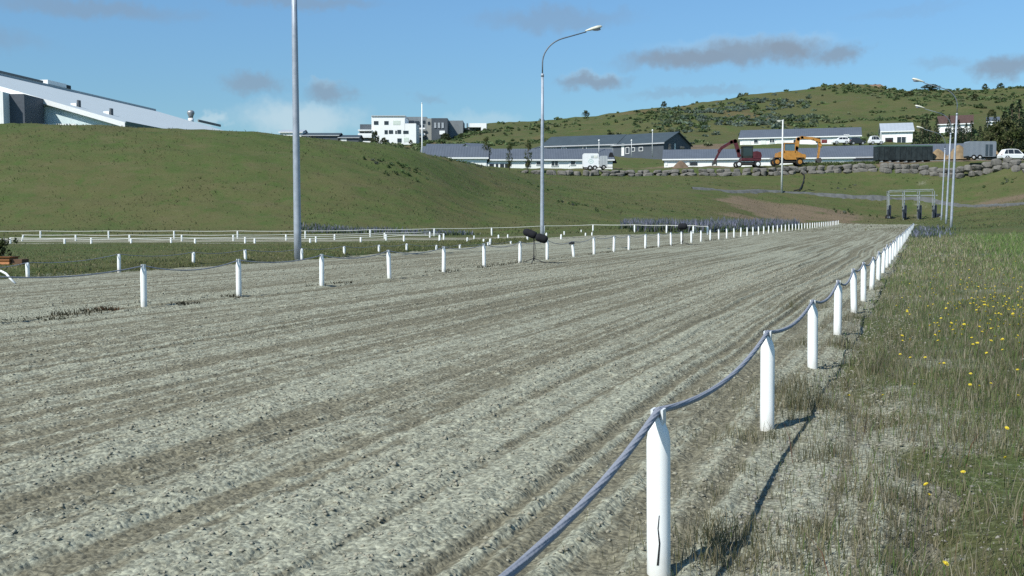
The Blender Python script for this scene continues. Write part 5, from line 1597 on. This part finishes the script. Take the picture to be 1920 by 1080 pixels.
# trees
BARK = M('bark', (.11, .085, .06), .9, .3, 6, .5)
def tree_meshes(kind, seed):
    """unit-height crown and trunk"""
    r = np.random.default_rng(seed); rr = random.Random(seed)
    tr = MB()
    if kind == 'spruce':
        tr.tube([(0, 0, -.05), (0, 0, .5), (0, 0, .97)], [.028, .016, .003], 7)
        C, R, cl = [], [], []
        for i in range(26):
            f_ = i / 25; z = .08 + f_ * .9; rad = .24 * (1 - f_) ** .85 * (.75 + .5 * rr.random()) + .012
            m = max(3, int(9 * (1 - f_)) + 2)
            for k in range(m):
                a = 6.28 * (k + rr.random()) / m
                q_ = rad * (.55 + .45 * rr.random())
                C.append((math.cos(a) * q_, math.sin(a) * q_, z - q_ * .30)); R.append(.03 + .045 * (1 - f_) * rr.random())
        C = np.array(C); R = np.array(R)
        cl = pick(r, len(C), [(.030, .052, .028), (.042, .065, .034), (.055, .075, .04)], [3, 3, 1])
        V, Cc = leafcloud(C, R, 14, .013, cl, r, .6)
    elif kind == 'poplar':
        tr.tube([(0, 0, -.05), (.01, 0, .4), (-.01, 0, .9)], [.022, .014, .004], 7)
        C, R = [], []
        for i in range(70):
            z = .18 + .8 * rr.random(); a = 6.28 * rr.random()
            q_ = .15 * math.sin(min(1, (z - .1) / .9) * math.pi) ** .7 * rr.random() ** .5 + .01
            C.append((math.cos(a) * q_, math.sin(a) * q_, z)); R.append(.03 + .05 * rr.random())
            if i % 4 == 0: tr.tube([(0, 0, z - .14), (math.cos(a) * q_ * .9, math.sin(a) * q_ * .9, z)], [.006, .002], 4)
        C = np.array(C); R = np.array(R)
        cl = pick(r, len(C), [(.085, .105, .035), (.11, .12, .045), (.06, .085, .03)], [3, 2, 2])
        V, Cc = leafcloud(C, R, 16, .014, cl, r)
    else:
        tr.tube([(0, 0, -.05), (.02, .01, .25), (0, 0, .55)], [.035, .024, .008], 7)
        C, R = [], []
        for i in range(90):
            a = 6.28 * rr.random(); z = .2 + .78 * rr.random() ** .8
            q_ = .46 * math.sin(min(1, max(.05, (z - .02) / 1.0)) * math.pi) ** .6 * rr.random() ** .5
            C.append((math.cos(a) * q_, math.sin(a) * q_, z * (1 - .25 * (q_ / .5) ** 2))); R.append(.05 + .09 * rr.random())
            if i % 6 == 0: tr.tube([(0, 0, .12), (math.cos(a) * q_ * .9, math.sin(a) * q_ * .9, z * .9)], [.012, .003], 4)
        C = np.array(C); R = np.array(R)
        pal = [(.055, .075, .032), (.07, .09, .04), (.09, .10, .05)] if kind == 'bush' else [(.095, .11, .045), (.075, .1, .035), (.12, .125, .06)]
        cl = pick(r, len(C), pal, [3, 3, 1.5])
        V, Cc = leafcloud(C, R, 22, .026, cl, r)
    return cloud_mesh('crown', V, Cc), tr.mesh('trunk', BARK)
TM = {k: [tree_meshes(k, s) for s in (1, 2, 3)] for k in ('spruce', 'poplar', 'bush', 'shrub')}
rr = random.Random(9)
def tree(kind, name, label, px, ytop, Y, width=1.0, group=None, ybase=None, var=None):
    X = (px - 960) / 1904.1 * Y
    zb = float(relief(np.array([X]), np.array([Y]))[0][0]) if ybase is None else at(px, ybase, Y).z
    h = max(.8, at(px, ytop, Y).z - zb)
    t = thing(name, label, 'tree' if kind != 'bush' and kind != 'shrub' else 'bush', (at(px, ytop, Y).x, Y, zb), rr.random() * 6.28, group)
    cr, tk = TM[kind][var if var is not None else rr.randint(0, 2)]
    for nm, me in (('trunk', tk), ('crown', cr)):
        o = link(nm, me, t); o.scale = (h * width, h * width, h)
    return t
for px, yt, Y, w_, lab in [(1730, 226, 215, .9, 'dark spruce between the white house and the lamp posts'), (1744, 236, 209, 1.0, 'squat dark spruce just left of the lamp posts'), (1757, 222, 218, .9, 'tall dark spruce touching the farthest lamp post'),
                           (1716, 243, 208, .8, 'small spruce before the pale roofed white house'), (1790, 232, 206, 1.0, 'spruce just right of the lamp posts'), (1806, 240, 206, 1.1, 'broad low spruce before the rusty roofed house'), (1822, 226, 212, .9, 'taller spruce before the rusty roofed house'),
                           (1838, 236, 208, 1.0, 'spruce right of the rusty roofed house'), (1853, 215, 220, .85, 'tall thin spruce above the grey trailer'), (1912, 186, 198, .8, 'tallest dark spruce at the right frame edge'), (1898, 194, 201, 1.15, 'broad dark spruce left of the tallest one at the edge'), (1884, 208, 206, 1.1, 'broad dark spruce behind the pale bushes'), (1926, 196, 196, .9, 'dark spruce partly outside the right frame edge'), (1780, 214, 240, .7, 'narrow spruce behind the middle lamp post'), (1893, 226, 222, .9, 'dim spruce behind the pale leafy bush'), (1798, 224, 216, 1.0, 'dark spruce right before the dark roofed white house'), (1812, 230, 214, 1.0, 'dark spruce between two lower ones at the white walled house'), (1866, 212, 228, .9, 'dim tall spruce behind the grey trailer right end'), (1738, 216, 240, .8, 'dim slender spruce in the back behind the lamp arms')]:
    tree('spruce', 'spruce_tree', lab, px, yt, Y, w_, 'spruces behind the yard')
for px, yt, Y, w_, lab in [(1868, 232, 190, .9, 'pale green leafy bush above the white car'), (1888, 222, 192, .9, 'taller pale green leafy bush at right beside big spruce'), (1851, 246, 188, .8, 'low pale green bush above the grey trailer')]:
    tree('shrub', 'leafy_bush', lab, px, yt, Y, w_, 'pale bushes behind the yard')
for px, yt, Y, w_, lab in [(912, 256, 168, .95, 'slim light green poplar before the left stable'), (955, 266, 172, .7, 'thin young poplar before the white stable left end'), (990, 262, 172, .75, 'thin young poplar just left of the curved lamp post')]:
    tree('poplar', 'poplar_tree', lab, px, yt, Y, w_, 'young poplars before the stables')
for i, (px, yt, Y, w_, lab, k) in enumerate([(1098, 207, 415, 1.3, 'rounded bush alone on the hill skyline', 'bush'), (1245, 190, 410, 1.0, 'small dark tree on the hill skyline above the dark house', 'bush'), (1226, 222, 330, 1.2, 'dark round bush halfway up the hill', 'bush'),
                                           (1383, 186, 405, 1.5, 'dark bush on the slope under the first steep rise', 'bush'), (1145, 248, 255, 1.2, 'dark bush just above the dark house roof', 'bush'), (1005, 228, 400, 1.6, 'wide low bush at the left foot of hill skyline', 'bush'),
                                           (945, 233, 395, 1.7, 'wide bush right of the white villas', 'bush'), (1705, 172, 390, 1.9, 'broad grey-green willow near the hilltop', 'shrub'), (1828, 176, 385, 1.6, 'broad willow on the upper right slope', 'bush'), (1700, 178, 360, 1.3, 'dark bush on hilltop slope above the lamp heads', 'bush'),
                                           (1876, 156, 430, 1.0, 'spiky dark tree on the right skyline', 'bush'), (1847, 157, 432, .7, 'small tree alone on the right skyline', 'bush'), (1895, 172, 415, 1.4, 'low bush at the far right skyline', 'bush'), (1745, 158, 425, 3.0, 'wide dark thicket crowning the hilltop', 'bush'), (1672, 168, 425, 2.2, 'low dark thicket left of the hilltop crown', 'bush'),
                                           (1775, 200, 330, 1.4, 'olive willow on the slope above the spruces', 'shrub'), (1860, 205, 300, 1.3, 'olive willow right of the upper slope', 'shrub'), (720, 258, 322, 1.1, 'grey bush before the apartment windows', 'shrub'), (703, 246, 320, .6, 'thin dark shrub by the apartment balconies', 'bush'), (770, 262, 322, .9, 'low bush at the apartment right corner', 'bush'),
                                           (835, 250, 330, 1.2, 'bush below the dark grey block', 'bush'), (865, 250, 325, 1.3, 'bush below the white stair tower', 'bush'), (900, 248, 320, 1.4, 'bush below the white villa', 'shrub')]):
    tree(k, 'hill_bush', lab, px, yt, Y, w_, 'bushes on the hillside')
# boulders on the skyline and a pale rock
for i, (px, py, Y, s, lab) in enumerate([(1640, 168, 418, 2.6, 'reddish rock outcrop on the hilltop skyline'), (1622, 171, 416, 1.8, 'small grey rock left of the reddish outcrop')]):
    b = at(px, py, Y)
    o = MB().ball((0, 0, 0), (s * 1.6, s, s * .8), 9, 6, .2, i + 3).build('rock', M('rock_red', (.22, .15, .105), .9, .3, .6, .5) if i == 0 else STONE)
    o.location = b; tag(o, lab, 'rock', 'rocks on the hilltop')
# plant in the planter
r = np.random.default_rng(61)
C = np.stack([r.normal(-.1, .14, 26), r.normal(0, .1, 26), .30 + .38 * r.random(26)], 1)
V, Cc = leafcloud(C, .05 + .06 * r.random(26), 22, .03, pick(r, 26, [(.05, .07, .03), (.08, .1, .04), (.25, .24, .2)], [3, 3, 1]), r)
link('plant', cloud_mesh('plant', V, Cc), PLANTER)

# weeds and a brown rag of dead plants near the left row
r = np.random.default_rng(62)
P_, h_, c_ = [], [], []
for (px, py, m, spread, hh_, pal) in [(200, 582, 120, .12, .05, [(.16, .085, .045), (.10, .06, .035)]), (90, 598, 120, .25, .03, [(.035, .04, .02), (.06, .055, .03)]), (20, 602, 50, .2, .025, [(.035, .04, .02)]), (345, 571, 60, .1, .05, [(.05, .045, .03)]), (430, 557, 60, .08, .05, [(.05, .045, .03)])]:
    u, dy, dz = ray(px, py); k = -H0 / dz
    x = u * k + r.normal(0, spread, m); y = dy * k + r.normal(0, spread * .5, m)
    P_.append(np.stack([x, y, tz(x, y)], 1)); h_.append(hh_ * (.4 + r.random(m))); c_.append(pick(r, m, pal, [1] * len(pal)))
P_ = np.concatenate(P_); h_ = np.concatenate(h_); c_ = np.concatenate(c_)
blades('weeds', P_, h_, np.full(len(P_), .012), c_, BLADE, .9, 63)
# thin weeds along the foot of the left row and dark crumbs at the lip
m = 2600
Yq = np.exp(r.uniform(math.log(11), math.log(60), m)); Xq = -10.96 + .4047 * Yq + r.normal(0, .12, m)
ok = fbm(Xq * .9, Yq * .9, 65, 3) > .53
Xq, Yq = Xq[ok], Yq[ok]
blades('weeds', np.stack([Xq, Yq, tz(Xq, Yq)], 1), .03 + .05 * r.random(len(Xq)), np.full(len(Xq), .016), pick(r, len(Xq), [(.06, .055, .035), (.09, .08, .05)], [1, 1]), BLADE, .8, 64)

# ------------------------------------------------------------------ yellow flowers in the meadow
FY = M('petal_yellow', (.70, .58, .05), .6, .15, 20)
FS = M('flower_stem', (.09, .12, .04), .7, .2)
fm = MB(); rr2 = random.Random(5)
for ring, (rad, up, n_) in enumerate([(.019, .004, 11), (.014, .009, 9), (.007, .012, 6)]):
    for k in range(n_):
        a = 6.28 * (k + .5 * ring) / n_
        c, s = math.cos(a), math.sin(a)
        w2 = rad * .30
        fm.add([(c * .003, s * .003, 0), (c * rad * .6 - s * w2, s * rad * .6 + c * w2, up * .7), (c * rad, s * rad, up), (c * rad * .6 + s * w2, s * rad * .6 - c * w2, up * .7)], [(0, 1, 2, 3)])
fm.ball((0, 0, .003), (.008, .008, .007), 8, 5)
FHEAD = fm.mesh('flower_head', FY)
FSTEM = MB().tube([(0, 0, -.02), (.004, .002, .6), (0, 0, 1)], [.0022, .0022, .002], 5).mesh('stem', FS)
NEARF = [(1738, 851), (1807, 847), (1886, 832), (1744, 868), (1665, 1014), (1774, 1002), (1858, 714), (1836, 718), (1820, 695), (1819, 715), (1909, 737), (1592, 706), (1656, 721), (1715, 708), (1888, 791), (1908, 688), (1762, 677), (1770, 676), (1735, 664), (1707, 664), (1688, 658), (1845, 612), (1858, 609), (1872, 606), (1822, 627), (1912, 638), (1706, 583), (1740, 570), (1778, 584), (1681, 568), (1880, 650), (1850, 655)]
def flower(px, py, label, parts, sc=1.0):
    hgt = .07 + .07 * rr2.random()
    u, dy, dz = ray(px, py); k = -(H0 - hgt - .05) / dz
    X, Y = u * k, dy * k
    zg = float(relief(np.array([X]), np.array([Y]))[0][0])
    t = thing('dandelion', label, 'flower', (X, Y, zg), rr2.random() * 6, 'yellow flowers in the right meadow')
    h = link('flower_head', FHEAD, t); h.location = (0, 0, hgt); h.scale = (sc,) * 3
    h.rotation_euler = (.35 * rr2.random() + .25, .3 * (rr2.random() - .5), 0)
    s_ = link('stem', FSTEM, t); s_.scale = (sc, sc, hgt)
for i, (px, py) in enumerate(NEARF):
    flower(px, py, 'yellow dandelion in the near right meadow, one of many alike', True, .66)
SHARED = 'tiny yellow dandelion among the farther meadow grass at right, one of many alike'
cnt = 0
while cnt < 255:
    if cnt < 140:
        px, py = rr2.gauss(1870, 55), rr2.gauss(560, 26)
    else:
        px, py = rr2.uniform(1680, 1935), rr2.uniform(470, 640)
    if px > 1945 or py < 462 or py > 640 or px < 1655 + (py - 470) * .15: continue
    flower(px, py, SHARED, True, .62 + .36 * rr2.random())
    cnt += 1
